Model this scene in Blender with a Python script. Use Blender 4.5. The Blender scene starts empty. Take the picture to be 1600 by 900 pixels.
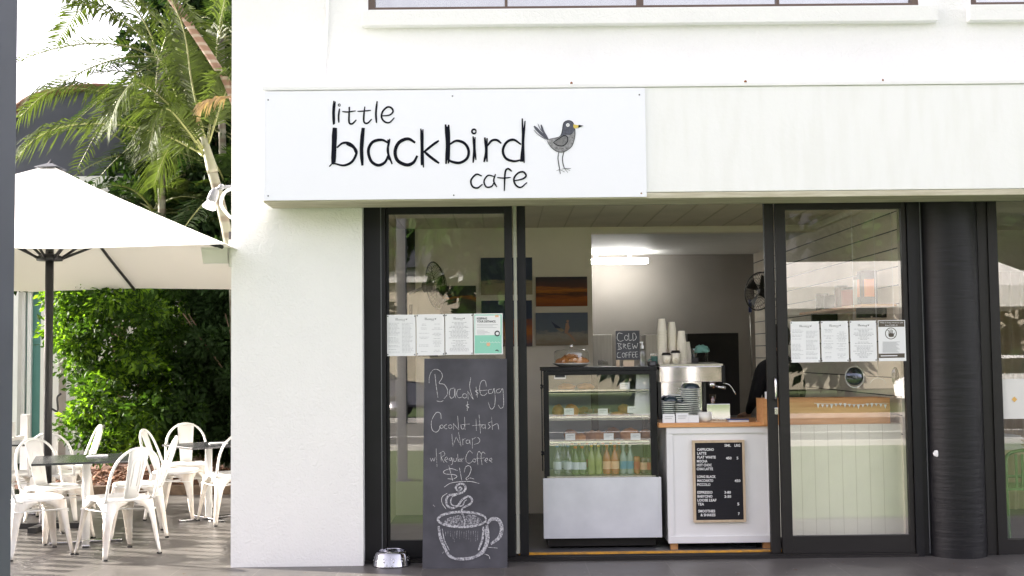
import bpy, bmesh, math, random
from mathutils import Vector, Matrix, Euler, noise
random.seed(7)
C = bpy.context.scene
COL = C.collection
# ------------------------------------------------------------ camera
CD, PIT, ROL, YAW, FPX = 8.93, 0.05656, -0.01125, 0.00866, 1854.05
F_ = Vector((math.sin(YAW)*math.cos(PIT), math.cos(YAW)*math.cos(PIT), math.sin(PIT)))
R0 = Vector((math.cos(YAW), -math.sin(YAW), 0)); U0 = R0.cross(F_)
R_ = R0*math.cos(ROL) + U0*math.sin(ROL); U_ = U0*math.cos(ROL) - R0*math.sin(ROL)
EYE = Vector((0, -CD, 1.55))
cam = bpy.data.cameras.new('camera'); cam_o = bpy.data.objects.new('camera', cam); COL.objects.link(cam_o)
cam.sensor_width = 36; cam.lens = FPX*36/1600; cam.clip_start = .05; cam.clip_end = 2000
m = Matrix((R_, U_, -F_)).transposed().to_4x4(); m.translation = EYE; cam_o.matrix_world = m
C.camera = cam_o
# ------------------------------------------------------------ light
SUN_EL, SUN_AZ = 21.0, 17.0      # azimuth: degrees behind the facade line, sun at the left
w = bpy.data.worlds.new('World'); C.world = w; w.use_nodes = True
nt = w.node_tree; bg = nt.nodes['Background']; bg.inputs[1].default_value = .12
sky = nt.nodes.new('ShaderNodeTexSky'); sky.sky_type = 'NISHITA'; sky.sun_disc = False
to_sun = Vector((-math.cos(math.radians(SUN_AZ))*math.cos(math.radians(SUN_EL)),
                 math.sin(math.radians(SUN_AZ))*math.cos(math.radians(SUN_EL)), math.sin(math.radians(SUN_EL))))
sky.sun_elevation = math.radians(SUN_EL); sky.sun_rotation = math.atan2(to_sun.x, to_sun.y)
sky.dust_density = 2.5; sky.air_density = 1.0; sky.ozone_density = .6
hs = nt.nodes.new('ShaderNodeHueSaturation'); hs.inputs['Saturation'].default_value = .30; nt.links.new(sky.outputs[0], hs.inputs['Color'])
tn = nt.nodes.new('ShaderNodeMix'); tn.data_type = 'RGBA'; tn.blend_type = 'MULTIPLY'; tn.inputs[0].default_value = 1; tn.inputs[7].default_value = (1.07, .975, 1.02, 1)
nt.links.new(hs.outputs[0], tn.inputs[6]); nt.links.new(tn.outputs[2], bg.inputs[0])
sl = bpy.data.lights.new('sun', 'SUN'); sl.energy = 5.0; sl.angle = math.radians(.6); sl.color = (1, .93, .82)
so = bpy.data.objects.new('sun', sl); COL.objects.link(so); so.rotation_euler = (-to_sun).to_track_quat('-Z', 'Y').to_euler()
C.view_settings.view_transform = 'Standard'; C.view_settings.look = 'None'
C.view_settings.exposure = 2.4; C.view_settings.gamma = 1
C.cycles.max_bounces = 10; C.cycles.transparent_max_bounces = 24; C.cycles.diffuse_bounces = 7

# ------------------------------------------------------------ placing helpers (pixel of the 1600x900 photo -> point on a real plane)
def ray(x, y): return F_ + R_*((x-800)/FPX) - U_*((y-450)/FPX)
def P(x, y, Y=0.0):
    r = ray(x, y); return EYE + r*((Y-EYE.y)/r.y)
def G(x, y, z=0.0):
    r = ray(x, y); return EYE + r*((z-EYE.z)/r.z)
def PX(x, y, X):
    r = ray(x, y); return EYE + r*((X-EYE.x)/r.x)
def PL(x, y, o, n):
    r = ray(x, y); return EYE + r*((o-EYE).dot(n)/r.dot(n))

# ------------------------------------------------------------ materials
def mat(name, col, rough=.6, metal=0, var=0, vs=8, bump=0, bs=40, spec=.5, col2=None, trans=0, coat=0, detail=4, stretch=None, ior=None):
    M = bpy.data.materials.new(name); M.use_nodes = True; n = M.node_tree.nodes; L = M.node_tree.links
    b = n['Principled BSDF']; c = (*col, 1)
    b.inputs['Base Color'].default_value = c; b.inputs['Roughness'].default_value = rough
    b.inputs['Metallic'].default_value = metal; b.inputs['Specular IOR Level'].default_value = spec
    if trans: b.inputs['Transmission Weight'].default_value = trans
    if ior: b.inputs['IOR'].default_value = ior
    if coat: b.inputs['Coat Weight'].default_value = coat
    if var or bump or col2:
        tc = n.new('ShaderNodeTexCoord'); src = tc.outputs['Object']
        if stretch:
            mp = n.new('ShaderNodeMapping'); mp.inputs['Scale'].default_value = stretch; L.new(src, mp.inputs[0]); src = mp.outputs[0]
    if var or col2:
        no = n.new('ShaderNodeTexNoise'); no.inputs['Scale'].default_value = vs; no.inputs['Detail'].default_value = detail; L.new(src, no.inputs['Vector'])
        r = n.new('ShaderNodeValToRGB'); r.color_ramp.elements[0].position = .3; r.color_ramp.elements[1].position = .7
        d = col2 or tuple(x*(1-var) for x in col)
        u = col if col2 else tuple(min(1, x*(1+var)) for x in col)
        r.color_ramp.elements[0].color = (*d, 1); r.color_ramp.elements[1].color = (*u, 1)
        L.new(no.outputs[0], r.inputs[0]); L.new(r.outputs[0], b.inputs['Base Color'])
    if bump:
        n2 = n.new('ShaderNodeTexNoise'); n2.inputs['Scale'].default_value = bs; n2.inputs['Detail'].default_value = 5; L.new(src, n2.inputs['Vector'])
        bp = n.new('ShaderNodeBump'); bp.inputs['Strength'].default_value = bump; bp.inputs['Distance'].default_value = .01
        L.new(n2.outputs[0], bp.inputs['Height']); L.new(bp.outputs[0], b.inputs['Normal'])
    return M
def glassmat(name, tint=(.93, .96, .94), boost=0.0):
    M = bpy.data.materials.new(name); M.use_nodes = True; n = M.node_tree.nodes; L = M.node_tree.links
    for x in list(n):
        if x.type != 'OUTPUT_MATERIAL': n.remove(x)
    o = n['Material Output']; t = n.new('ShaderNodeBsdfTransparent'); t.inputs[0].default_value = (*tint, 1)
    g = n.new('ShaderNodeBsdfGlossy'); g.inputs['Roughness'].default_value = .004; g.inputs[0].default_value = (1, 1, 1, 1)
    lw = n.new('ShaderNodeLayerWeight'); lw.inputs[0].default_value = .5
    po = n.new('ShaderNodeMath'); po.operation = 'POWER'; po.inputs[1].default_value = 4; L.new(lw.outputs['Facing'], po.inputs[0])
    ad = n.new('ShaderNodeMath'); ad.operation = 'MULTIPLY_ADD'; ad.inputs[1].default_value = .8; ad.inputs[2].default_value = .05+boost; L.new(po.outputs[0], ad.inputs[0])
    mx = n.new('ShaderNodeMixShader'); L.new(ad.outputs[0], mx.inputs[0]); L.new(t.outputs[0], mx.inputs[1]); L.new(g.outputs[0], mx.inputs[2]); L.new(mx.outputs[0], o.inputs[0])
    return M
def leafmat(name, col, tl=.35, var=.45):
    M = mat(name, col, .6, var=var, vs=3.5, spec=.1); n = M.node_tree.nodes; L = M.node_tree.links
    b = n['Principled BSDF']; t = n.new('ShaderNodeBsdfTranslucent'); t.inputs[0].default_value = (min(1, col[0]*2.2), min(1, col[1]*2.4), col[2]*.9, 1)
    mx = n.new('ShaderNodeMixShader'); mx.inputs[0].default_value = tl
    L.new(b.outputs[0], mx.inputs[1]); L.new(t.outputs[0], mx.inputs[2]); L.new(mx.outputs[0], n['Material Output'].inputs[0])
    return M
def emis(name, col, s):
    M = bpy.data.materials.new(name); M.use_nodes = True; b = M.node_tree.nodes['Principled BSDF']
    b.inputs['Base Color'].default_value = (*col, 1); b.inputs['Emission Color'].default_value = (*col, 1); b.inputs['Emission Strength'].default_value = s
    return M
def stucco():
    M = mat('stucco', (.80, .80, .785), .85, var=.025, vs=1.2, spec=.25); n = M.node_tree.nodes; L = M.node_tree.links
    tc = n.new('ShaderNodeTexCoord'); a = n.new('ShaderNodeTexNoise'); a.inputs['Scale'].default_value = 22; a.inputs['Detail'].default_value = 6; a.inputs['Distortion'].default_value = 2.2
    L.new(tc.outputs['Object'], a.inputs['Vector'])
    bp = n.new('ShaderNodeBump'); bp.inputs['Strength'].default_value = .55; bp.inputs['Distance'].default_value = .012
    L.new(a.outputs[0], bp.inputs['Height']); L.new(bp.outputs[0], n['Principled BSDF'].inputs['Normal'])
    return M
def stained():   # painted fascia with run stains from the top
    M = mat('fascia_paint', (.82, .82, .82), .6, spec=.35, bump=.15, bs=25); n = M.node_tree.nodes; L = M.node_tree.links
    tc = n.new('ShaderNodeTexCoord'); mp = n.new('ShaderNodeMapping'); mp.inputs['Scale'].default_value = (9, 9, 1.4); L.new(tc.outputs['Object'], mp.inputs[0])
    a = n.new('ShaderNodeTexNoise'); a.inputs['Scale'].default_value = 1.6; a.inputs['Detail'].default_value = 7; L.new(mp.outputs[0], a.inputs['Vector'])
    r = n.new('ShaderNodeValToRGB'); r.color_ramp.elements[0].position = .34; r.color_ramp.elements[0].color = (.805, .805, .795, 1)
    r.color_ramp.elements[1].position = .56; r.color_ramp.elements[1].color = (.83, .83, .83, 1)
    L.new(a.outputs[0], r.inputs[0]); L.new(r.outputs[0], n['Principled BSDF'].inputs['Base Color'])
    return M
def tiles(name, c1, c2, grout, size, rough=.35):
    M = bpy.data.materials.new(name); M.use_nodes = True; n = M.node_tree.nodes; L = M.node_tree.links; b = n['Principled BSDF']
    tc = n.new('ShaderNodeTexCoord'); br = n.new('ShaderNodeTexBrick'); br.offset = 0; br.inputs['Scale'].default_value = 1
    br.inputs['Brick Width'].default_value = size; br.inputs['Row Height'].default_value = size; br.inputs['Mortar Size'].default_value = .004; br.inputs['Mortar Smooth'].default_value = .2
    br.inputs['Color1'].default_value = (*c1, 1); br.inputs['Color2'].default_value = (*c2, 1); br.inputs['Mortar'].default_value = (*grout, 1); br.inputs['Bias'].default_value = -.1
    L.new(tc.outputs['Object'], br.inputs['Vector'])
    no = n.new('ShaderNodeTexNoise'); no.inputs['Scale'].default_value = 3.5; no.inputs['Detail'].default_value = 8; L.new(tc.outputs['Object'], no.inputs['Vector'])
    mx = n.new('ShaderNodeMix'); mx.data_type = 'RGBA'; mx.blend_type = 'MULTIPLY'; mx.inputs[0].default_value = .55
    r = n.new('ShaderNodeValToRGB'); r.color_ramp.elements[0].position = .3; r.color_ramp.elements[0].color = (.55, .55, .55, 1); r.color_ramp.elements[1].position = .7; r.color_ramp.elements[1].color = (1.15, 1.13, 1.1, 1)
    L.new(no.outputs[0], r.inputs[0]); L.new(br.outputs[0], mx.inputs[6]); L.new(r.outputs[0], mx.inputs[7]); L.new(mx.outputs[2], b.inputs['Base Color'])
    rr = n.new('ShaderNodeMapRange'); rr.inputs[3].default_value = rough-.1; rr.inputs[4].default_value = rough+.18; L.new(no.outputs[0], rr.inputs[0]); L.new(rr.outputs[0], b.inputs['Roughness'])
    bp = n.new('ShaderNodeBump'); bp.inputs['Strength'].default_value = .4; bp.inputs['Distance'].default_value = .002; bp.invert = True; L.new(br.outputs['Fac'], bp.inputs['Height']); L.new(bp.outputs[0], b.inputs['Normal'])
    return M
def chalkmat(name, board=(.06, .06, .07), white=(.75, .75, .75), lo=.42, hi=.6):
    M = mat(name, white, .95, spec=.1); n = M.node_tree.nodes; L = M.node_tree.links
    tc = n.new('ShaderNodeTexCoord'); a = n.new('ShaderNodeTexNoise'); a.inputs['Scale'].default_value = 95; a.inputs['Detail'].default_value = 5; L.new(tc.outputs['Object'], a.inputs['Vector'])
    r = n.new('ShaderNodeValToRGB'); r.color_ramp.elements[0].position = lo; r.color_ramp.elements[0].color = (*board, 1); r.color_ramp.elements[1].position = hi; r.color_ramp.elements[1].color = (*white, 1)
    L.new(a.outputs[0], r.inputs[0]); L.new(r.outputs[0], n['Principled BSDF'].inputs['Base Color']); return M
def painting(name, stops, seed, sc=(1.2, 1, 5)):
    M = mat(name, (.3, .3, .3), .7); n = M.node_tree.nodes; L = M.node_tree.links
    tc = n.new('ShaderNodeTexCoord'); sx = n.new('ShaderNodeSeparateXYZ'); L.new(tc.outputs['Generated'], sx.inputs[0])
    mp = n.new('ShaderNodeMapping'); mp.inputs['Scale'].default_value = sc; mp.inputs['Location'].default_value = (seed, seed, seed); L.new(tc.outputs['Generated'], mp.inputs[0])
    a = n.new('ShaderNodeTexNoise'); a.inputs['Scale'].default_value = 2; a.inputs['Detail'].default_value = 6; L.new(mp.outputs[0], a.inputs['Vector'])
    ma = n.new('ShaderNodeMath'); ma.operation = 'MULTIPLY_ADD'; ma.inputs[1].default_value = .45; L.new(a.outputs[0], ma.inputs[0]); L.new(sx.outputs[2], ma.inputs[2])
    sb = n.new('ShaderNodeMath'); sb.operation = 'SUBTRACT'; sb.inputs[1].default_value = .22; L.new(ma.outputs[0], sb.inputs[0])
    r = n.new('ShaderNodeValToRGB'); e = r.color_ramp.elements; e[0].position, e[0].color = stops[0][0], (*stops[0][1], 1); e[1].position, e[1].color = stops[-1][0], (*stops[-1][1], 1)
    for p, c in stops[1:-1]: q = e.new(p); q.color = (*c, 1)
    L.new(sb.outputs[0], r.inputs[0]); L.new(r.outputs[0], n['Principled BSDF'].inputs['Base Color']); return M

M = {}
M['stucco'] = stucco(); M['fascia'] = stained()
M['timber_edge'] = mat('timber_edge', (.62, .58, .47), .8, col2=(.42, .38, .27), vs=7, detail=8, bump=.4, bs=60, stretch=(.5, 4, 6))
M['sign'] = mat('sign_panel', (.83, .84, .90), .3, spec=.5)
M['ink'] = mat('sign_ink', (.007, .008, .014), .8, spec=.1); M['rust'] = mat('rust', (.22, .09, .03), .9)
M['black_alu'] = mat('black_aluminium', (.006, .006, .008), .5, var=.15, vs=4, spec=.35)
M['black_soft'] = mat('black_softer', (.011, .0095, .0095), .5, var=.15, vs=3, spec=.4)
M['column'] = mat('column_paint', (.007, .007, .009), .5, var=.2, vs=4, bump=.4, bs=2.2, stretch=(1.5, 1.5, 13), spec=.35)
M['glass'] = glassmat('window_glass', (.985, .99, .985), boost=.035); M['case_glass'] = glassmat('case_glass', (.97, .98, .97), .03)
M['upglass'] = glassmat('upper_glass', (.8, .82, .82), .2)
M['int_wall'] = mat('interior_wall', (.88, .82, .72), .85, var=.05, vs=2)
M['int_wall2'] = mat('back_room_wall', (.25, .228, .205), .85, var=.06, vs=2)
M['ceil'] = mat('ceiling', (.76, .69, .59), .85, var=.08, vs=2)
M['ceil_white'] = mat('ceiling_white', (.75, .75, .72), .6, var=.06, vs=3, stretch=(1, 8, 1))
M['white_paint'] = mat('white_paint', (.80, .80, .80), .45, var=.02, vs=5)
M['cream_paint'] = mat('cream_board', (.82, .80, .68), .5, var=.03, vs=5)
M['groove'] = mat('groove', (.40, .40, .34), .8); M['cream_line'] = mat('cream_line', (.60, .57, .46), .8); M['ceil_line'] = mat('ceiling_line', (.62, .56, .47), .85)
M['timber'] = mat('timber', (.72, .37, .15), .45, col2=(.58, .27, .10), vs=5, detail=8, stretch=(1, 6, 9), coat=.2)
M['pale_timber'] = mat('pale_timber', (.62, .50, .36), .5, col2=(.50, .38, .25), vs=6, detail=8, stretch=(4, 4, 1.2))
M['yellow'] = mat('yellow_strip', (.75, .36, .02), .6, var=.2, vs=20, col2=(.38, .2, .05))
M['steel'] = mat('stainless', (.62, .62, .63), .18, metal=1, var=.06, vs=3, stretch=(1, 1, 14))
M['steel_soft'] = mat('brushed_steel', (.50, .48, .45), .34, metal=1, var=.1, vs=4, stretch=(12, 1, 1))
M['chrome'] = mat('chrome', (.82, .82, .84), .06, metal=1)
M['kick'] = mat('kick_panel', (.72, .74, .78), .3, col2=(.60, .62, .66), detail=9, vs=4.5, spec=.5, coat=.3)
M['case_in'] = mat('case_inside', (.24, .28, .33), .5, var=.1, vs=5); M['board_black'] = mat('letterboard', (.012, .012, .016), .9, bump=.5, bs=2, stretch=(1, 1, 110))
M['letters'] = mat('letters', (.85, .85, .85), .5)
M['chalk_board'] = mat('chalkboard', (.052, .052, .060), .8, col2=(.082, .082, .094), vs=6, detail=8, spec=.3)
M['chalk'] = chalkmat('chalk', white=(.62, .62, .62), lo=.28, hi=.52); M['chalk_soft'] = chalkmat('chalk_soft', (.07, .07, .08), (.42, .42, .44), .40, .72)
M['chalk_thick'] = chalkmat('chalk_thick', (.13, .13, .145), (.50, .50, .52), .36, .60)
M['paper'] = mat('paper', (.78, .79, .80), .55); M['grey_ink'] = mat('grey_print', (.42, .43, .45), .7); M['dark_ink'] = mat('dark_print', (.03, .03, .035), .6)
M['mint'] = mat('mint', (.26, .60, .47), .55); M['brown_ink'] = mat('brown_print', (.09, .075, .055), .6); M['pinkish'] = mat('orange_print', (.75, .45, .28), .6)
M['chair'] = mat('chair_enamel', (.80, .80, .78), .33, var=.03, vs=6, spec=.5, coat=.2)
M['chair_wear'] = mat('chair_leg_enamel', (.80, .80, .78), .35, col2=(.55, .47, .38), vs=11, detail=10, spec=.5, stretch=(1, 1, .35))
M['foot'] = mat('rubber', (.02, .02, .02), .8)
M['tabletop'] = mat('dark_top', (.03, .032, .036), .22, var=.2, vs=3)
M['canvas'] = mat('canvas', (.80, .79, .76), .85, bump=.1, bs=300)
n_ = M['canvas'].node_tree; t_ = n_.nodes.new('ShaderNodeBsdfTranslucent'); t_.inputs[0].default_value = (.75, .72, .66, 1); x_ = n_.nodes.new('ShaderNodeMixShader'); x_.inputs[0].default_value = .13
n_.links.new(n_.nodes['Principled BSDF'].outputs[0], x_.inputs[1]); n_.links.new(t_.outputs[0], x_.inputs[2]); n_.links.new(x_.outputs[0], n_.nodes['Material Output'].inputs[0])
M['pole'] = mat('dark_pole', (.016, .016, .018), .4); M['slate'] = mat('slate_post', (.075, .08, .105), .5, var=.08, vs=5)
M['tile'] = tiles('paving_tiles', (.105, .098, .093), (.09, .085, .081), (.15, .14, .13), .6)
M['int_floor'] = mat('interior_floor', (.12, .12, .125), .4, var=.15, vs=5)
M['grass'] = mat('lawn', (.078, .128, .032), .9, col2=(.055, .09, .022), vs=1.5, detail=8, bump=.6, bs=90)
M['asphalt'] = mat('asphalt', (.06, .06, .062), .9, var=.15, vs=6); M['kerb'] = mat('kerb_concrete', (.45, .44, .42), .85, var=.1, vs=5)
M['mulch'] = mat('mulch', (.17, .075, .04), .95, col2=(.07, .032, .02), vs=26, detail=9, bump=1, bs=60)
M['chip'] = mat('bark_chip', (.30, .15, .085), .9, col2=(.12, .06, .035), vs=9)
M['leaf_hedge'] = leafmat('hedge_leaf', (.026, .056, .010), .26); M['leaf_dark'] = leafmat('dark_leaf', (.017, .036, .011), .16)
M['leaf_sunlit'] = leafmat('sunlit_leaf', (.105, .185, .02), .36)  # brighter leaf colour painting the sunlit left of the hedge
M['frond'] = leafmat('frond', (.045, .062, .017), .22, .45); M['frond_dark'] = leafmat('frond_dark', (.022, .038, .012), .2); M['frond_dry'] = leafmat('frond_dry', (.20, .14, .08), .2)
M['rachis'] = mat('rachis', (.17, .18, .06), .5, var=.2, vs=9); M['bark'] = mat('bark', (.13, .09, .06), .9, var=.3, vs=12, bump=.6, bs=30)
M['crownshaft'] = mat('crownshaft', (.13, .15, .08), .5, col2=(.20, .18, .14), vs=7, stretch=(1, 1, .3))
def ringed(name, c1, c2, s):
    X = mat(name, c1, .8, bump=.3, bs=25); n = X.node_tree.nodes; L = X.node_tree.links
    tc = n.new('ShaderNodeTexCoord'); wv = n.new('ShaderNodeTexWave'); wv.bands_direction = 'Z'; wv.inputs['Scale'].default_value = s; wv.inputs['Distortion'].default_value = 2; wv.inputs['Detail'].default_value = 3; L.new(tc.outputs['Object'], wv.inputs['Vector'])
    r = n.new('ShaderNodeValToRGB'); r.color_ramp.elements[0].position = .1; r.color_ramp.elements[0].color = (*c2, 1); r.color_ramp.elements[1].position = .45; r.color_ramp.elements[1].color = (*c1, 1)
    L.new(wv.outputs[0], r.inputs[0]); L.new(r.outputs[0], n['Principled BSDF'].inputs['Base Color']); return X
M['trunk_red'] = ringed('ringed_trunk_red', (.17, .10, .065), (.24, .20, .15), 3.2); M['trunk_grey'] = ringed('ringed_trunk_grey', (.15, .15, .11), (.10, .085, .06), 1.6)
M['dark_render'] = mat('dark_render', (.055, .06, .075), .8, var=.08, vs=2); M['white_render'] = mat('white_render', (.74, .74, .72), .8, var=.04, vs=2)
M['teal'] = mat('teal_door', (.07, .20, .18), .4, var=.05, vs=3); M['brown_alu'] = mat('brown_aluminium', (.11, .075, .055), .45, var=.1, vs=4)
M['beige_render'] = mat('beige_render', (.55, .49, .40), .8, var=.04, vs=2)
M['curtain'] = mat('curtain', (.72, .71, .68), .9, var=.05, vs=3); M['curtain_beige'] = mat('curtain_beige', (.55, .45, .32), .9, var=.06, vs=3)
M['plate_white'] = mat('white_ceramic', (.78, .77, .72), .2, coat=.3); M['plate_teal'] = mat('teal_ceramic', (.11, .23, .20), .25, var=.1, vs=8, coat=.4); M['plate_rim'] = mat('pale_rim', (.62, .64, .58), .3)
M['cup'] = mat('paper_cup', (.76, .71, .60), .6); M['cup_print'] = mat('cup_print', (.38, .22, .12), .7); M['lid'] = mat('black_lid', (.015, .013, .012), .35)
M['croissant'] = mat('croissant', (.60, .27, .07), .55, col2=(.30, .10, .02), vs=12, detail=6, bump=.6, bs=25)
M['bottle_clear'] = glassmat('clear_plastic', (.86, .91, .93), .07); M['cap_blue'] = mat('blue_cap', (.12, .25, .55), .4); M['label_pale'] = mat('pale_label', (.6, .66, .72), .5)
M['cap_orange'] = mat('orange_cap', (.80, .22, .03), .4); M['cap_yellow'] = mat('yellow_cap', (.8, .45, .03), .4)
def liquid(name, c): return mat(name, c, .12, spec=.6, coat=.6)
M['liq_orange'] = liquid('orange_drink', (.42, .11, .02)); M['liq_yellow'] = liquid('yellow_drink', (.26, .30, .09)); M['liq_green'] = liquid('green_drink', (.08, .13, .05)); M['liq_cream'] = liquid('cream_drink', (.25, .32, .30)); M['cola'] = liquid('brown_drink', (.10, .03, .02))
M['label_blue'] = mat('blue_label', (.08, .25, .38), .5); M['label_red'] = mat('red_label', (.45, .06, .03), .5)
M['cloth_black'] = mat('black_cloth', (.012, .012, .014), .95); M['skin'] = mat('skin', (.45, .27, .19), .6); M['hair'] = mat('hair', (.02, .014, .01), .7)
M['flood_white'] = mat('lamp_glass', (.85, .85, .85), .15, coat=.5); M['grey_alu'] = mat('grey_fitting', (.13, .135, .145), .45)
M['tube'] = emis('lit_tube', (1, .99, .95), 10); M['pvc'] = mat('pvc', (.80, .80, .78), .4)
M['appliance'] = mat('black_appliance', (.022, .02, .02), .5); M['blue'] = mat('blue_cover', (.05, .07, .2), .6); M['gold'] = mat('gold_paint', (.75, .45, .12), .5)
M['green_metal'] = mat('green_chair', (.06, .16, .04), .4); M['teal_cloth'] = mat('teal_cloth', (.15, .32, .28), .8); M['sanit'] = glassmat('clear_gel', (.88, .90, .90), .06)
M['art_sunset'] = painting('art_sunset', [(0, (.24, .06, .01)), (.25, (.40, .11, .015)), (.42, (.10, .035, .02)), (.55, (.52, .17, .02)), (.68, (.12, .05, .04)), (1, (.05, .04, .05))], 3)
M['art_surf'] = painting('art_surf', [(0, (.28, .22, .15)), (.3, (.36, .33, .27)), (.48, (.14, .17, .21)), (1, (.12, .15, .22))], 9, (3, 1, 5))
M['art_blue'] = painting('art_blue', [(0, (.36, .31, .22)), (.3, (.33, .28, .2)), (.42, (.035, .05, .10)), (.8, (.05, .065, .12)), (1, (.04, .05, .10))], 5)
M['art_orange'] = painting('art_orange', [(0, (.1, .07, .08)), (.3, (.45, .14, .03)), (.5, (.30, .10, .04)), (.62, (.05, .07, .13)), (1, (.045, .06, .12))], 15)
M['art_dark'] = painting('art_dark', [(0, (.03, .03, .03)), (.5, (.08, .07, .06)), (.62, (.45, .14, .03)), (.70, (.05, .05, .06)), (1, (.03, .03, .03))], 22)

# ------------------------------------------------------------ mesh helpers
def link(name, me, mt=None, parent=None, smooth=False):
    o = bpy.data.objects.new(name, me); COL.objects.link(o)
    if mt is not None and not me.materials:
        for q in (mt if isinstance(mt, (list, tuple)) else [mt]): me.materials.append(q if not isinstance(q, str) else M[q])
    if parent is not None: o.parent = parent
    if smooth:
        for p in me.polygons: p.use_smooth = True
    return o
def tag(o, label=None, cat=None, group=None, kind=None):
    for k, v in (('label', label), ('category', cat), ('group', group), ('kind', kind)):
        if v: o[k] = v
    return o
def thing(name, label, cat, loc=(0, 0, 0), rz=0, group=None):
    o = bpy.data.objects.new(name, None); COL.objects.link(o); o.location = loc; o.rotation_euler = (0, 0, rz); o.empty_display_size = .1
    return tag(o, label, cat, group)
def node(name, mesh_bm, mt, parent=None, smooth=False, **k):
    me = bpy.data.meshes.new(name); mesh_bm.to_mesh(me); mesh_bm.free(); return link(name, me, mt, parent, smooth)
def box(bm, x0, x1, y0, y1, z0, z1, bev=0, mi=0):
    r = bmesh.ops.create_cube(bm, size=1)
    bmesh.ops.scale(bm, vec=(abs(x1-x0), abs(y1-y0), abs(z1-z0)), verts=r['verts'])
    bmesh.ops.translate(bm, vec=((x0+x1)/2, (y0+y1)/2, (z0+z1)/2), verts=r['verts'])
    fs = {f for v in r['verts'] for f in v.link_faces}
    for f in fs: f.material_index = mi
    if bev:
        es = {e for v in r['verts'] for e in v.link_edges}
        bmesh.ops.bevel(bm, geom=list(es), offset=bev, segments=2, profile=.6, affect='EDGES')
    return bm
def B(name, bx, mt, parent=None, bev=0):
    bm = bmesh.new()
    for b in (bx if isinstance(bx[0], (list, tuple)) else [bx]): box(bm, *b, bev=bev)
    return node(name, bm, mt, parent)
def tube(bm, pts, rad, seg=10, closed=False, mi=0):
    pts = [Vector(p) for p in pts]; n = len(pts); rads = rad if isinstance(rad, (list, tuple)) else [rad]*n
    rings = []; prev = None
    for i, p in enumerate(pts):
        if closed: t = (pts[(i+1) % n]-pts[i-1])
        else: t = pts[min(i+1, n-1)]-pts[max(i-1, 0)]
        t.normalize()
        if prev is None: a = t.orthogonal().normalized()
        else: a = (prev - t*prev.dot(t)).normalized()
        prev = a; b = t.cross(a)
        rings.append([bm.verts.new(p + (a*math.cos(2*math.pi*k/seg)+b*math.sin(2*math.pi*k/seg))*rads[i]) for k in range(seg)])
    for i in range(n if closed else n-1):
        A, Bq = rings[i], rings[(i+1) % n]
        for k in range(seg):
            f = bm.faces.new((A[k], A[(k+1) % seg], Bq[(k+1) % seg], Bq[k])); f.smooth = True; f.material_index = mi
    if not closed:
        for r_, fl in ((rings[0], True), (rings[-1], False)):
            f = bm.faces.new(r_[::-1] if fl else r_); f.material_index = mi
    return bm
def T(name, pts, rad, mt, parent=None, seg=10, closed=False):
    return node(name, tube(bmesh.new(), pts, rad, seg, closed), mt, parent)
def lathe(bm, prof, seg=24, c=(0, 0, 0), mi=0, axis=None):
    rings = []; q = Vector((0, 0, 1)).rotation_difference(Vector(axis)) if axis else None; c = Vector(c); new = []
    for r, z in prof:
        if r < 1e-6: v = [bm.verts.new((0, 0, z))]
        else: v = [bm.verts.new((r*math.cos(2*math.pi*k/seg), r*math.sin(2*math.pi*k/seg), z)) for k in range(seg)]
        rings.append(v); new += v
    for A, Bq in zip(rings, rings[1:]):
        for k in range(seg):
            a = [A[k % len(A)], A[(k+1) % len(A)], Bq[(k+1) % len(Bq)], Bq[k % len(Bq)]]; u = []
            for v in a:
                if v not in u: u.append(v)
            if len(u) > 2:
                f = bm.faces.new(u); f.smooth = True; f.material_index = mi
    for v in new:
        if q: v.co = q @ v.co
        v.co += c
    return bm
def Lt(name, prof, mt, parent=None, seg=24, c=(0, 0, 0), axis=None): return node(name, lathe(bmesh.new(), prof, seg, c, 0, axis), mt, parent)
def crom(pts, k=6):
    if len(pts) < 3: return [Vector(p) for p in pts]
    p = [Vector(q) for q in pts]; p = [p[0]*2-p[1]] + p + [p[-1]*2-p[-2]]; out = []
    for i in range(1, len(p)-2):
        for j in range(k):
            t = j/k; a, b, c, d = p[i-1:i+3]
            out.append(.5*((2*b)+(c-a)*t+(2*a-5*b+4*c-d)*t*t+(3*b-a-3*c+d)*t**3))
    out.append(p[-2]); return out
# flat ink / chalk marks on a plane: points in photo pixels are put on the real plane of the board
def stroke(bm, pts, wpx, place, lift, taper=.55, k=5):
    q = crom([Vector((a, b, 0)) for a, b in pts], k); n = len(q)
    L = []; 
    for i, p in enumerate(q):
        t = (q[min(i+1, n-1)]-q[max(i-1, 0)]); t.normalize() if t.length else None
        nn = Vector((-t.y, t.x, 0)); s = i/(n-1); wv = wpx/2*(taper+(1-taper)*min(1, 4*min(s, 1-s)+.15))
        L.append((bm.verts.new(place(*(p+nn*wv).xy)+lift), bm.verts.new(place(*(p-nn*wv).xy)+lift)))
    for (a, b), (c, d) in zip(L, L[1:]):
        try: bm.faces.new((a, b, d, c))
        except ValueError: pass
    return bm
def poly(bm, pts, place, lift, smooth=True):
    q = crom([Vector((a, b, 0)) for a, b in pts+[pts[0]]], 4)[:-1] if smooth else [Vector((a, b, 0)) for a, b in pts]
    bm.faces.new([bm.verts.new(place(*p.xy)+lift) for p in q]); return bm
def circ(cx, cy, r, n=10, ry=None): return [(cx+r*math.cos(2*math.pi*i/n), cy+(ry or r)*math.sin(2*math.pi*i/n)) for i in range(n+1)]
def zoomed(ox, oy, s, Pf): return lambda a, b: Pf(ox+a/s, oy+b/s)
def front(o):   # decals: faces must look at the street
    me = o.data
    return o
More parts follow.
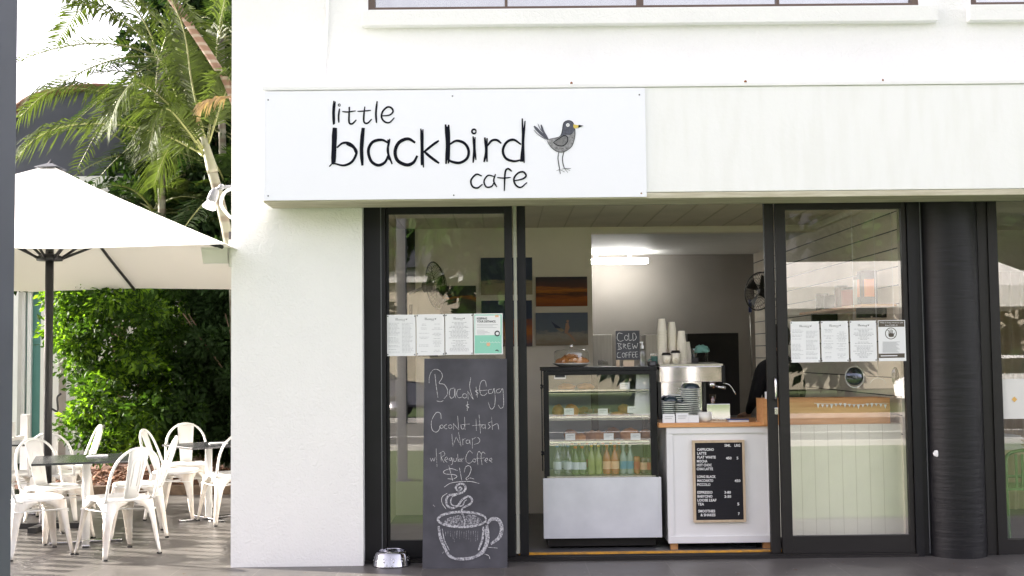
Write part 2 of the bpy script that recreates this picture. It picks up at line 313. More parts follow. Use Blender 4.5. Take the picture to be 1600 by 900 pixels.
def text(bm, s, place, x0, x1, y0, y1, lift=Vector((0, 0, 0)), thick=0.0):
    cu = bpy.data.curves.new('t', 'FONT'); cu.body = s; cu.resolution_u = 2; cu.offset = thick; o = bpy.data.objects.new('t', cu); COL.objects.link(o)
    dg = bpy.context.evaluated_depsgraph_get(); me = bpy.data.meshes.new_from_object(o.evaluated_get(dg)); bpy.data.objects.remove(o); bpy.data.curves.remove(cu)
    xs = [v.co.x for v in me.vertices]; ys = [v.co.y for v in me.vertices]; a, b, c, d = min(xs), max(xs), min(ys), max(ys)
    vs = [bm.verts.new(place(x0+(v.co.x-a)/(b-a)*(x1-x0), y1-(v.co.y-c)/(d-c)*(y1-y0))+lift) for v in me.vertices]
    for p in me.polygons:
        try: bm.faces.new([vs[i] for i in p.vertices])
        except ValueError: pass
    bpy.data.meshes.remove(me); return bm
def sheet(bm, verts, mi=0):
    f = bm.faces.new([bm.verts.new(v) for v in verts]); f.material_index = mi; return f
def duptree(o, parent=None):
    c = o.copy(); COL.objects.link(c)
    if parent: c.parent = parent
    for ch in list(o.children): duptree(ch, c)
    return c

# ============================================================ SETTING
def ground():
    bm = bmesh.new(); sheet(bm, [(-400, -400, -.06), (400, -400, -.06), (400, 400, -.06), (-400, 400, -.06)])
    tag(node('ground', bm, 'grass'), kind='structure')
ground()
tag(B('pavement', (-9, 14, -1.9, 4.75, -.06, 0), 'tile'), kind='structure')
tag(B('lawn', (-30, 30, -10.8, -1.92, -.058, -.03), 'grass'), kind='structure')
tag(B('road', (-60, 60, -19.5, -11.0, -.055, -.045), 'asphalt'), kind='structure')
tag(B('kerb', [(-60, 60, -10.98, -10.8, -.05, .06), (-60, 60, -19.7, -19.52, -.05, .06)], 'kerb'), kind='structure')
tag(B('road_marking', (-60, 60, -14.55, -14.4, -.044, -.041), 'white_paint'), kind='structure')

rn_ = random.Random(11); bm = bmesh.new()
for i in range(260):
    x, y = rn_.uniform(-4.6, 4.2), rn_.uniform(-.75, 4.5)
    if x > -2.0 and y > -.02: y = rn_.uniform(-.75, -.03)
    s_ = rn_.uniform(.003, .010)*(2 if i % 9 == 0 else 1); a_ = rn_.uniform(0, 6); sheet(bm, [(x+s_*math.cos(a_+k*2.1), y+s_*.7*math.sin(a_+k*2.1), .0015+.0006*k) for k in range(3)], i % 2)
tag(node('litter', bm, ['chip', 'kerb']), 'scattered grit and leaf crumbs on the grey paving tiles', 'litter', kind='stuff')

# ============================================================ CAFE BUILDING
XL, XP, XR = -2.035, -1.05, 3.1
bld = thing('cafe_building', 'white rendered cafe building with black framed doors, canopy and upper windows', 'building', (0, 0, 0))
YD = .10     # front of door frames
FZ = .012     # interior floor
wx0, wx1 = P(575, 14, 0).x, P(1436, 9, 0).x; wz = P(1000, 13, 0).z
wx2 = P(1517, 9, 0).x
B('front_wall', [(XL, XP, 0, .35, 0, 2.72), (XL, 14, 0, .25, 2.72, wz), (XL, wx0, 0, .25, wz, 5.2), (wx1, wx2, 0, .25, wz, 5.2), (wx2, 14, 0, .25, 4.9, 5.2), (wx0, wx1, 0, .25, 4.9, 5.2)], 'stucco', bld)
B('side_wall', [(XL, XL+.2, .35, 7, 0, 5.2)], 'stucco', bld)
B('rear_wall', [(XL+.2, 14, 6.8, 7, 0, 5.2)], 'stucco', bld)
B('roof', (XL-.02, 14, -.02, 7.02, 5.2, 5.35), 'white_render', bld)
B('end_wall', (13.8, 14, .36, 6.8, 0, 5.2), 'stucco', bld)
# upper windows
def upwin(x0, x1, divs, nm):
    z0, z1 = wz, 4.9
    f = [(x0, x0+.05, .02, .1, z0, z1), (x1-.05, x1, .02, .1, z0, z1), (x0+.05, x1-.05, .02, .1, z0, z0+.03), (x0+.05, x1-.05, .02, .1, z1-.05, z1)]
    for d, wd in divs: f.append((d-wd/2, d+wd/2, .025, .095, z0+.03, z1-.05))
    o = B('window', f, 'brown_alu', bld)
    edges = [x0+.05] + [v for d, wd in divs for v in (d-wd/2, d+wd/2)] + [x1-.05]
    for i in range(0, len(edges), 2): B('pane', (edges[i]+.002, edges[i+1]-.002, .055, .063, z0+.032, z1-.052), 'upglass', o)
    bm = bmesh.new(); N = int((x1-x0)/.03); pr = []
    for i in range(N+1):
        x = x0+.06+(x1-x0-.12)*i/N; y = .17+.02*math.sin(i*1.1)+.008*math.sin(i*2.7); pr.append((bm.verts.new((x, y, z0)), bm.verts.new((x, y, z1))))
    for a, b in zip(pr, pr[1:]): bm.faces.new((a[0], b[0], b[1], a[1]))
    node('curtain', bm, 'curtain', o, True)
    B('window_sill', (x0-.04, x1+.12, -.07, 0.02, z0-.135, z0-.012), 'stucco', o, bev=.008)
    return o
upwin(wx0, wx1, [(P(791, 10, 0).x, .02), (P(1001, 10, 0).x, .05), (P(1217, 10, 0).x, .02)], 'a')
upwin(wx2, wx2+4.3, [(wx2+1.1, .02), (wx2+2.2, .05)], 'b')
B('window_backing', [(XL+.2, 13.8, .5, .52, 3.0, 5.19)], 'curtain', bld)
# canopy
cz0, cz1 = 2.672, 3.485
cxl = P(410, 230, -.4).x
can = B('canopy', [(cxl, 14, -.4, -.36, cz0+.045, cz1), (cxl, cxl+.04, -.36, 0, cz0+.045, cz1), (cxl+.04, 14, -.36, 0, cz1-.04, cz1)], 'fascia', bld, bev=.006)
B('capping', (cxl-.006, 14, -.412, -.0, cz1+.001, cz1+.03), 'white_paint', can, bev=.004)
B('timber_edge', [(cxl+.004, 14, -.398, -.03, cz0, cz0+.043)], 'timber_edge', can, bev=.006)
bm = bmesh.new()
for px, py, r in ((893, 133, .011), (1165, 129, .012), (1380, 128, .008)):
    p = P(px, py+1, -.41); lathe(bm, [(0, 0), (r, 0), (r*.8, .012), (0, .018)], 8, (p.x, -.405, cz1+.028))
node('rust_spot', bm, 'rust', can)
# conduits on the front wall
T('conduit', [P(362, 292, -.012), P(366, 296, -.012), P(378, 296, -.012), P(412, 294, -.012)], .008, 'pvc', bld)
T('conduit', crom([P(512, -60, -.012), P(512, 20, -.012), P(509, 80, -.012), P(507, 128, -.012), P(512, 138, -.012)]), .011, 'pvc', bld)
T('conduit', crom([PX(376, 296, -2.06)+Vector((.03, -.01, 0)), Vector((XL-.03, -.01, P(362, 298, 0).z)), Vector((XL-.085, .03, P(362, 318, 0).z)), Vector((XL-.03, .06, P(362, 336, 0).z)), Vector((XL+.002, .08, P(362, 340, 0).z))]), .011, 'pvc', bld)
# shop front: frames
zt = 2.76
def xg(px, y=600, Y=YD): return P(px, y, Y).x
fr = [(XP, XP+.165, YD, YD+.10, .0, zt), (XP+.165, xg(1420), YD+.0, YD+.10, 2.70, zt)]
B('door_frame', fr + [(xg(1424), xg(1436), YD-.01, YD+.12, .0, zt), (xg(1437.5), xg(1457), YD+.02, YD+.12, 0, zt)], 'black_alu', bld)
B('frame_trim', (XP+.128, XP+.134, YD-.004, YD+.001, .06, zt-.06), 'grey_alu', bld); B('frame_trim', (xg(1446), xg(1447), YD+.015, YD+.021, .02, zt), 'grey_alu', bld)
th = B('threshold', [(XP, 3.12, YD-.02, YD+.13, 0, .02), (XP, 3.12, YD+.13, YD+.2, 0, .024), (XP, 3.12, YD+.0, YD+.02, .02, .03), (XP, 3.12, YD+.06, YD+.075, .02, .03)], 'black_soft', bld)
B('nosing_strip', (xg(807), xg(1227), YD+.135, YD+.185, .0245, .036), 'yellow', th)
def panel(x0, x1, z0, z1, Y, sw0, sw1, rb=.10, rt=.06, mt='black_alu', name='sliding_door'):
    o = B(name, [(x0, x0+sw0, Y, Y+.045, z0, z1), (x1-sw1, x1, Y, Y+.045, z0, z1), (x0+sw0, x1-sw1, Y, Y+.045, z0, z0+rb), (x0+sw0, x1-sw1, Y, Y+.045, z1-rt, z1)], mt, bld, bev=.002)
    B('glass_pane', (x0+sw0-.005, x1-sw1+.005, Y+.018, Y+.026, z0+rb-.005, z1-rt+.005), 'glass', o)
    return o
p1 = panel(XP+.167, xg(803), .031, 2.70, YD+.03, .02, .062, rb=.13)
p2 = B('sliding_door', [(xg(810.5), xg(824), YD+.08, YD+.125, .031, 2.70)], 'black_alu', bld)
B('jamb_strip', (xg(804.5), xg(809.5), YD+.05, YD+.055, .05, 2.70), 'groove', bld)
p3 = B('sliding_door', [(xg(1201), xg(1216), YD+.03, YD+.075, .031, 2.70)], 'black_soft', bld, bev=.002)
xh = P(1214, 600, YD).x
T('handle', crom([(xh-.012, YD+.03, P(1214, 624, YD).z), (xh-.012, YD-.01, P(1214, 621, YD).z), (xh-.012, YD-.012, P(1214, 600, YD).z), (xh-.012, YD+.0, P(1214, 592, YD).z), (xh-.012, YD+.03, P(1214, 590, YD).z)]), .009, 'steel', p3)
B('lock', (xh-.018, xh+.01, YD+.018, YD+.031, P(1214, 648, YD).z, P(1214, 637, YD).z), 'steel', p3, bev=.003)
p4 = panel(xg(1217.5), xg(1423), .031, 2.70, YD+.005, .078, .035, rb=.13, mt='black_soft')
# round black column
colx0, colx1 = P(1455, 600, .0).x, P(1545, 600, .0).x; cr = (colx1-colx0)/2
bm = bmesh.new(); ccx = (colx0+colx1)/2
prof = [(cr+.0008*math.sin(i*1.9), i*.06) for i in range(46)]
lathe(bm, prof, 40, (ccx, .17, 0)); colo = node('column', bm, 'column', bld, True)
bm = bmesh.new(); q = P(1469, 710, -.03); lathe(bm, [(0, 0), (.028, 0), (.022, .004), (0, .005)], 7, (q.x, .17-math.sqrt(max(0, cr**2-(q.x-ccx)**2))-.003, q.z), axis=(-.3, -1, 0))
node('chipped_paint', bm, 'white_paint', colo)
# next shop front
B('door_frame', [(colx1+.0, xg(1568), YD+.02, YD+.12, 0, zt), (xg(1568), 6.3, YD+.03, YD+.11, 0, .11), (6.3, 6.4, YD, YD+.12, 0, zt), (xg(1568), 6.3, YD+.03, YD+.11, 2.7, zt), (xg(1552), xg(1554), YD+.005, YD+.02, 0, zt)], 'black_soft', bld)
np_ = B('shop_window', (xg(1568)-.002, 6.3, YD+.06, YD+.068, .108, 2.702), 'glass', bld)
dz0, dz1 = P(1590, 655, YD).z, P(1590, 592, YD).z
B('frosted_band', (xg(1570), 6.2, YD+.053, YD+.056, dz0, dz1), 'curtain', np_)
bm = bmesh.new(); q = P(1585, 624, YD+.05); d = .022; sheet(bm, [(q.x-d, YD+.05, q.z), (q.x, YD+.05, q.z-d), (q.x+d, YD+.05, q.z), (q.x, YD+.05, q.z+d)]); node('diamond_mark', bm, 'gold', np_)
B('infill_wall', [(6.4, 14, .0, .25, 0, 2.72)], 'stucco', bld)
# interior shell
YA = 2.7; YB = 5.6
tag(B('floor', [(XP, 3.2, YD+.2, 6.8, -.02, FZ), (3.2, 13.8, YD+.2, 6.8, -.02, FZ)], 'int_floor'), kind='structure')
B('interior_wall', [(XP-.06, XP, .35, YA, FZ, 2.8)], 'int_wall', bld)
xo = P(925, 450, YA).x; xa = P(649, 450, YA).x
B('partition_wall', [(XP, xo, YA, YA+.1, FZ, 2.8), (xo, XR, YA, YA+.1, P(1050, 364, YA).z, 2.8)], 'int_wall', bld)
B('doorway_trim', [(P(634, 450, YA).x, xa, YA-.03, YA-.001, .9, P(640, 358, YA).z)], 'black_alu', bld)
B('ceiling', [(XP-.06, 3.25, .36, YA, 2.8, 2.9)], 'ceil', bld)
cb = [(XP, XR, YA-.03, YA-.002, P(1050, 364, YA).z+.0, 2.799)]
B('cornice', [(xo, XR-.002, YA-.025, YA-.001, P(1050, 364, YA).z+.004, P(1050, 357, YA).z)], 'int_wall', bld)
bm = bmesh.new()
for i in range(16):
    x = XP+.1+i*.26; box(bm, x, x+.012, .4, YA-.05, 2.794, 2.799)
node('ceiling_groove', bm, 'ceil_line', bld)
B('back_room_wall', [(XP, XR, YB, YB+.1, FZ, 2.8), (XP, XP+.02, YA+.1, YB, FZ, 2.8)], 'int_wall2', bld)
B('back_room_ceiling', [(XP, XR, YA+.1, YB, 2.76, 2.86)], 'ceil_white', bld)
B('board_wall', (XR, XR+.1, .3, YB, FZ, 2.8), 'ceil', bld)
bm = bmesh.new()
for i in range(13): box(bm, XR-.004, XR+.001, .3, YB-.02, .9+i*.145, .908+i*.145)
node('board_groove', bm, 'dark_ink', bld)
B('cornice', [(XR-.05, XR-.005, .36, YA-.03, 2.74, 2.798)], 'int_wall', bld)
B('neighbour_wall', [(3.25, 13.8, 3.4, 3.5, FZ, 2.8), (3.22, 13.8, .36, 3.4, 2.8, 2.9), (3.2, 3.25, .36, 3.4, FZ, 2.8)], 'int_wall', bld)

# fluorescent lamp
t = thing('ceiling_lamp', 'lit white fluorescent tube fitting on the rear room ceiling', 'lamp', (P(968, 408, YB-.45).x, YB-.45, 2.7))
lx0, lx1 = P(905, 408, YB-.45).x-t.location.x, P(1012, 408, YB-.45).x-t.location.x
zc = P(968, 408, YB-.45).z-2.7
B('diffuser', (lx0, lx1, -.05, .03, zc-.032, zc+.022), 'tube', t, bev=.01)
B('lamp_housing', [(lx0-.01, lx1+.01, -.03, .01, zc+.024, zc+.034), (-.3, -.26, -.02, .01, zc+.034, .06), (.1, .14, -.02, .01, zc+.034, .06)], 'white_paint', t)
t = T('ceiling_batten', [P(1055, 392, YB-.1), P(1088, 365, 3.5)], .006, 'white_paint')
t.data.transform(Matrix.Translation((0, 0, 0))); tag(t, 'thin pale cable running across the dark rear ceiling', 'cable')

# ============================================================ SIGN
sg = thing('shop_sign', 'white little blackbird cafe sign panel with drawn bird on the canopy', 'sign', (P(710, 310, -.41).x, -.41, P(710, 310, -.41).z))
def child(o, parent):   # parent keeping world coordinates (parents here are unrotated empties)
    o.parent = parent; o.location = o.location - parent.location if o.type == 'MESH' else o.location; return o
YS = -.412
a, b_ = P(412, 145, YS), P(1008, 311, YS)
child(B('panel', (a.x, P(1009, 220, YS).x, YS, -.401, P(700, 310.5, YS).z, P(700, 141, YS).z), 'sign'), sg)
PS = lambda x, y: P(x, y, YS); lift = Vector((0, -.002, 0)); z2 = zoomed(500, 140, 3.636, PS)
bm = bmesh.new()
S = [([(79, 64), (75, 130), (77, 200)], 9), ([(87, 68), (81, 130), (83, 196)], 7), ([(111, 108), (106, 150), (107, 188)], 8), (circ(110, 88, 6, 8), 4),
 ([(168, 98), (165, 150), (166, 188), (184, 194), (207, 172)], 8), ([(163, 100), (170, 195)], 4), ([(126, 125), (160, 127), (203, 121)], 6), ([(255, 97), (249, 150), (251, 185), (270, 191), (294, 168)], 8), ([(213, 124), (250, 122), (290, 118)], 6),
 ([(325, 66), (318, 130), (321, 190)], 9), ([(350, 150), (395, 145), (415, 125), (405, 104), (382, 100), (356, 125), (350, 158), (368, 183), (395, 187), (423, 160)], 8),
 ([(80, 216), (79, 330), (73, 425)], 20), ([(92, 218), (86, 330), (84, 415)], 12), ([(74, 415), (53, 438)], 9), ([(96, 330), (130, 304), (172, 308), (205, 345), (204, 372), (180, 412), (135, 431), (82, 420)], 11), ([(150, 310), (190, 330), (203, 360)], 9),
 ([(243, 217), (236, 330), (241, 432)], 16), ([(252, 218), (244, 330)], 8), ([(386, 302), (350, 286), (300, 298), (275, 345), (290, 405), (330, 430), (370, 412), (389, 370)], 13), ([(397, 280), (385, 350), (410, 424)], 10), ([(386, 284), (392, 400)], 10),
 ([(541, 302), (500, 280), (450, 300), (427, 350), (440, 402), (490, 428), (530, 415), (553, 376)], 15), ([(573, 222), (577, 330), (576, 430)], 9), ([(585, 226), (584, 330), (588, 443)], 8), ([(577, 230), (580, 430)], 8), ([(676, 290), (640, 315), (588, 357)], 11), ([(592, 352), (630, 385), (677, 419)], 12),
 ([(713, 198), (722, 310), (716, 422)], 12), ([(731, 200), (733, 310), (730, 420)], 11), ([(722, 210), (726, 400)], 10), ([(736, 312), (775, 291), (820, 305), (844, 345), (836, 390), (795, 416), (750, 410), (728, 396)], 12),
 ([(870, 266), (876, 340), (870, 416)], 10), ([(881, 270), (880, 330), (886, 400)], 7), (circ(875, 238, 12, 9), 8), ([(936, 272), (944, 350), (932, 412)], 11), ([(949, 276), (949, 410)], 10), ([(950, 322), (975, 291), (1005, 287), (1030, 306)], 10),
 ([(1142, 312), (1100, 285), (1060, 300), (1039, 345), (1055, 390), (1100, 407), (1142, 400)], 11), ([(1149, 164), (1152, 300), (1140, 410)], 9), ([(1165, 178), (1156, 300), (1160, 417)], 8), ([(1152, 230), (1150, 410)], 14),
 ([(919, 491), (888, 482), (858, 515), (866, 550), (895, 559), (923, 538)], 8), ([(990, 494), (955, 488), (932, 520), (945, 553), (975, 550), (990, 525)], 7), ([(997, 480), (987, 520), (1005, 554)], 7), ([(1090, 465), (1068, 450), (1052, 472), (1047, 576)], 8), ([(1006, 500), (1045, 503), (1084, 499)], 6),
 ([(1105, 518), (1150, 508), (1171, 490), (1155, 468), (1125, 475), (1102, 505), (1110, 540), (1140, 556), (1176, 528)], 8)]
for i, (pts, wd) in enumerate(S): stroke(bm, pts, wd*1.28, z2, lift+Vector((0, -.00004*i, 0)))
child(node('lettering', bm, 'ink'), sg)
z3 = zoomed(820, 180, 9, PS)
M['b_grey'] = mat('bird_grey', (.25, .25, .26), .5, var=.35, vs=60); M['b_dark'] = mat('bird_dark', (.07, .075, .10), .5, var=.3, vs=60); M['b_mid'] = mat('bird_wing', (.16, .16, .165), .5, var=.3, vs=60); M['b_yel'] = mat('bird_yellow', (.65, .5, .1), .5)
bird = child(node('bird_drawing', poly(bmesh.new(), [(335, 338), (430, 322), (490, 300), (520, 250), (600, 200), (700, 200), (706, 270), (692, 350), (660, 430), (600, 490), (530, 520), (450, 510), (380, 460), (330, 395)], z3, Vector((0, -.002, 0))), 'b_grey'), sg)
def bp(mt, fn, k, nm): 
    bm = bmesh.new(); fn(bm, Vector((0, -.002-.0006*k, 0))); o = node(nm, bm, mt); o.parent = bird; return o
bp('b_dark', lambda bm, l: poly(bm, [(512, 262), (535, 170), (548, 110), (610, 76), (665, 95), (692, 140), (702, 205), (650, 275), (580, 278), (508, 290)], z3, l), 1, 'head')
bp('b_mid', lambda bm, l: poly(bm, [(400, 385), (450, 350), (540, 292), (590, 298), (605, 340), (590, 390), (540, 430), (480, 432), (430, 408)], z3, l), 1, 'wing')
def tail(bm, l):
    for j, (pts, wd) in enumerate([([(330, 345), (215, 245), (130, 155)], 40), ([(325, 335), (262, 235), (228, 135)], 30), ([(270, 260), (215, 190), (184, 122)], 10), ([(300, 345), (190, 275), (126, 208)], 9), ([(250, 270), (330, 345)], 50)]): stroke(bm, pts, wd, z3, l+Vector((0, -.00005*j, 0)), .4)
bp('b_dark', tail, 2, 'tail')
def outl(bm, l):
    o_ = [(335, 338), (430, 320), (490, 300), (520, 245), (540, 130), (560, 95), (610, 75), (665, 92), (692, 140), (706, 220), (700, 320), (665, 430), (600, 490), (530, 520), (450, 510), (380, 460), (330, 395), (312, 350)]
    L_ = [(o_, 8), ([(400, 385), (450, 350), (540, 292), (590, 298), (605, 340), (590, 390), (540, 430), (480, 432), (430, 408), (400, 385)], 12), ([(478, 520), (466, 600), (476, 680), (492, 770)], 12), ([(550, 520), (530, 600), (536, 680), (558, 752)], 12)]
    L_ += [([(490, 765), (445, 782)], 6), ([(490, 765), (560, 800)], 6), ([(488, 760), (500, 826)], 12), ([(555, 750), (515, 762)], 6), ([(555, 750), (648, 750)], 8), ([(555, 750), (636, 777)], 6), ([(555, 750), (606, 810)], 6),
           ([(420, 450), (440, 470), (450, 455), (462, 478)], 6), ([(515, 470), (545, 468)], 8), ([(570, 460), (600, 470)], 8), ([(660, 320), (680, 318)], 7), ([(660, 350), (680, 355)], 7), ([(350, 380), (360, 400)], 7), ([(640, 260), (665, 250)], 7)]
    for j, (pts, wd) in enumerate(L_): stroke(bm, pts, wd, z3, l+Vector((0, -.00004*j, 0)), .7)
bp('ink', outl, 3, 'outline')
bp('paper', lambda bm, l: poly(bm, circ(605, 140, 25, 12)[:-1], z3, l), 5, 'eye')
bp('ink', lambda bm, l: poly(bm, circ(606, 140, 7, 8)[:-1], z3, l), 6, 'pupil')
bp('b_yel', lambda bm, l: poly(bm, [(682, 130), (760, 144), (748, 176), (700, 190), (680, 165)], z3, l, False), 5, 'beak')
bp('ink', lambda bm, l: poly(bm, [(755, 138), (826, 150), (750, 178)], z3, l, False), 6, 'beak_tip')
for px, py, mt in ((419, 156, 'grey_alu'), (707, 150, 'grey_alu'), (999, 148, 'grey_alu'), (419, 309, 'grey_alu'), (709, 305, 'grey_alu'), (1002, 302, 'rust')):
    q = P(px, min(py, 306), YS); child(Lt('screw', [(0, 0), (.006, 0), (.005, .003), (0, .004)], mt, None, 10, (q.x, YS, q.z), (0, -1, 0)), sg)

# ============================================================ CHALK BOARD
bo = G(727, 888); YT = YD-.005
topz = P(727, 560, YT).z; bot = Vector((0, bo.y, 0)); up = Vector((0, YT-bo.y, topz)).normalized(); nrm = up.cross(Vector((1, 0, 0))).normalized()
if nrm.y > 0: nrm = -nrm
PC = lambda x, y: PL(x, y, bot, nrm)
cb = thing('chalkboard', 'tall dark chalkboard with breakfast offer and coffee cup drawing leaning on the door', 'chalkboard', (PC(727, 888).x, bot.y, 0))
bm = bmesh.new(); cs = [PC(660, 888), PC(793, 888), PC(792, 560.5), PC(663, 560.5)]; cs[1].z = cs[0].z = max(.0, min(cs[0].z, cs[1].z)); cs[1].y = cs[0].y
vs1 = [bm.verts.new(c) for c in cs]; vs2 = [bm.verts.new(c-nrm*.014) for c in cs]
bm.faces.new(vs1); bm.faces.new(vs2[::-1])
for i in range(4): bm.faces.new((vs1[i], vs2[i], vs2[(i+1) % 4], vs1[(i+1) % 4]))
bmesh.ops.recalc_face_normals(bm, faces=bm.faces); child(node('board', bm, 'chalk_board'), cb)
k1, k2 = zoomed(655, 560, 5.294, PC), zoomed(655, 720, 5.294, PC); lf = nrm*.0025
c1 = [[(82, 205), (85, 150), (110, 100), (150, 92), (185, 120), (190, 160), (165, 205), (205, 215), (232, 255), (232, 300), (205, 335)], [(130, 130), (140, 220), (155, 325)], [(145, 352), (175, 358), (200, 350)],
 [(290, 245), (258, 255), (250, 300), (265, 330), (290, 310), (295, 250), (298, 315), (307, 330)], [(345, 255), (320, 260), (310, 295), (325, 325), (352, 320)], circ(376, 310, 18, 8), [(405, 340), (402, 270)], [(401, 272), (446, 338)], [(447, 338), (418, 240), (427, 158)],
 [(470, 235), (482, 325)], [(490, 262), (465, 270), (487, 290), (468, 303)], [(556, 232), (545, 185), (515, 190), (500, 240), (510, 298), (540, 305), (562, 285)], [(498, 268), (565, 262)], [(603, 255), (575, 262), (578, 290), (605, 285), (620, 250), (629, 330), (620, 400), (592, 418), (570, 360)],
 [(672, 250), (640, 262), (645, 285), (670, 280), (690, 250), (698, 340), (695, 400), (670, 412), (655, 385)], [(400, 355), (398, 435)], [(412, 380), (388, 390), (410, 405), (390, 412)],
 [(182, 500), (175, 455), (140, 450), (102, 520), (108, 590), (140, 610), (165, 590), (170, 560)], circ(186, 565, 14, 8), [(228, 545), (208, 560), (212, 580), (232, 582)], circ(257, 565, 15, 8), [(285, 590), (283, 540)], [(283, 540), (328, 592)], [(327, 592), (318, 475)], [(345, 545), (350, 580), (368, 582), (376, 548)], [(375, 485), (380, 590)], [(350, 548), (418, 543)],
 [(470, 500), (473, 600)], [(495, 465), (508, 622)], [(437, 557), (520, 548)], circ(532, 563, 15, 8), [(546, 545), (550, 590)], [(592, 525), (570, 540), (587, 565), (566, 585)], [(598, 485), (606, 590)], [(605, 562), (630, 545), (650, 545), (659, 592)],
 [(270, 625), (278, 728)], [(278, 728), (305, 650)], [(305, 650), (347, 727)], [(347, 727), (325, 610)], [(358, 665), (362, 718)], [(360, 682), (370, 668), (382, 664)], circ(402, 690, 15, 8), [(418, 672), (422, 712)], [(440, 660), (440, 745)], [(440, 670), (478, 652), (502, 675), (490, 700), (455, 712)],
 [(92, 825), (100, 850), (112, 828), (122, 850), (132, 820)], [(140, 745), (148, 895)], [(180, 780), (182, 852)], [(163, 790), (200, 770), (212, 798), (185, 820), (206, 862)], [(213, 842), (235, 832), (225, 815), (211, 840), (232, 860)], [(264, 820), (246, 835), (262, 846), (269, 820), (276, 868), (262, 882)], [(285, 825), (288, 852), (304, 850), (309, 822)], [(318, 790), (322, 857)], circ(337, 842, 10, 7), [(352, 825), (353, 857)], [(353, 838), (370, 824)],
 [(442, 785), (415, 765), (388, 810), (390, 855), (415, 868), (442, 850)], circ(456, 845, 13, 8), [(512, 790), (495, 770), (480, 800), (486, 882)], [(468, 832), (500, 825)], [(547, 790), (525, 775), (512, 810), (520, 882)], [(503, 830), (540, 822)], [(545, 848), (567, 838), (558, 825), (543, 845), (562, 862)], [(580, 848), (602, 838), (594, 824), (579, 842), (604, 860)]]
bm = bmesh.new()
rows_ = {}
for i, q in enumerate(c1):
    my = sum(p[1] for p in q)/len(q); key = 0 if my < 345 or q[0][0] > 550 and my < 440 else 1 if my < 430 else 2 if my < 610 else 3 if my < 745 else 4
    bm_ = rows_.setdefault(key, bmesh.new()); stroke(bm_, q, 3.7 if i < 36 else 3.2, k1, lf+nrm*.00003*i, .7)
for bm_ in rows_.values(): child(node('chalk_line', bm_, 'chalk'), cb)
for i, q in enumerate([[(317, 80), (260, 65), (205, 85), (215, 108), (290, 115), (312, 132), (280, 150), (235, 148)], [(245, 40), (278, 165)], [(333, 58), (352, 162)], [(372, 95), (385, 50), (415, 42), (430, 70), (412, 120), (388, 145), (395, 158), (418, 142), (456, 152)], [(207, 218), (260, 185), (350, 172), (430, 172), (497, 188)], [(540, 770), (575, 785), (585, 812)], [(570, 715), (648, 722)], [(115, 365), (130, 378)], [(190, 765), (205, 752)], [(232, 268), (190, 300), (190, 350), (225, 402)]]): stroke(bm, q, 4.4, k2, lf+nrm*.00003*i, .7)
child(node('chalk_writing', bm, 'chalk'), cb)
bm = bmesh.new()
cup = [([(325, 232), (338, 218), (352, 235), (325, 248), (302, 225), (322, 196), (365, 192), (384, 225), (362, 260), (310, 275), (250, 285), (225, 320), (232, 368), (270, 392), (318, 372), (360, 318), (410, 295), (438, 325), (420, 358), (372, 385), (348, 412), (362, 450), (375, 485), (372, 545)], 17),
 ([(395, 322), (375, 335), (355, 372), (290, 372), (262, 350), (270, 300), (310, 285)], 10), (circ(355, 485, 200, 18, 62), 20), ([(160, 540), (178, 640), (215, 725), (250, 785), (310, 815)], 24), ([(190, 560), (210, 660), (250, 740)], 8), ([(300, 812), (400, 810), (475, 792)], 26), ([(465, 795), (530, 745), (565, 650), (560, 530)], 32), ([(530, 545), (525, 640), (490, 740)], 18), ([(550, 560), (560, 650)], 30),
 ([(562, 520), (600, 482), (655, 490), (682, 550), (665, 630), (590, 690)], 30), ([(575, 500), (620, 475), (675, 505), (690, 560)], 8)]
for i, (q, wd) in enumerate(cup): stroke(bm, q, wd, k2, lf+nrm*(.0004+.00005*i), .6)
child(node('cup_drawing', bm, 'chalk_thick'), cb)
bm = bmesh.new()
poly(bm, [(205, 525), (215, 490), (270, 462), (340, 450), (360, 500), (365, 542), (280, 540)], k2, lf+nrm*.0003); poly(bm, [(385, 540), (380, 470), (410, 445), (470, 455), (512, 490), (512, 530), (450, 545)], k2, lf+nrm*.0003)
for i in range(16):
    x = 200+i*19; stroke(bm, [(x, 575+random.random()*10), (x+random.uniform(-6, 6), 620+random.random()*60)], random.uniform(5, 10), k2, lf+nrm*(.0002+.00001*i), .4)
child(node('chalk_shading', bm, 'chalk_soft'), cb)

M['bowl_steel'] = mat('bowl_steel', (.42, .42, .45), .12, metal=1)
g = G(609, 888.5); bw = thing('dog_bowl', 'shiny steel dog bowl with paw dots standing by the door', 'bowl', (g.x, g.y+.14, 0))
br_ = 30/ (1854/(g.y+CD)); 
Lt('bowl', [(0, .012), (.075, .014), (.098, .066), (.108, .103), (.104, .11), (.112, .108), (.122, .09), (br_*.98, .01), (br_, 0), (br_-.004, 0), (0, .004)], 'bowl_steel', bw, 40)
bm = bmesh.new()
for r in range(12):
    a = r*math.pi/6+.2
    for (da, z, s) in ((0, .045, .008), (.08, .062, .004), (-.08, .062, .004), (0, .068, .004)):
        rr = .122+(br_*.98-.122)*(.09-z)/.08; lathe(bm, [(0, 0), (s, 0), (0, .001)], 8, ((rr+.0015)*math.cos(a+da), (rr+.0015)*math.sin(a+da), z), axis=(math.cos(a+da), math.sin(a+da), .25))
node('paw_dots', bm, 'white_paint', bw)

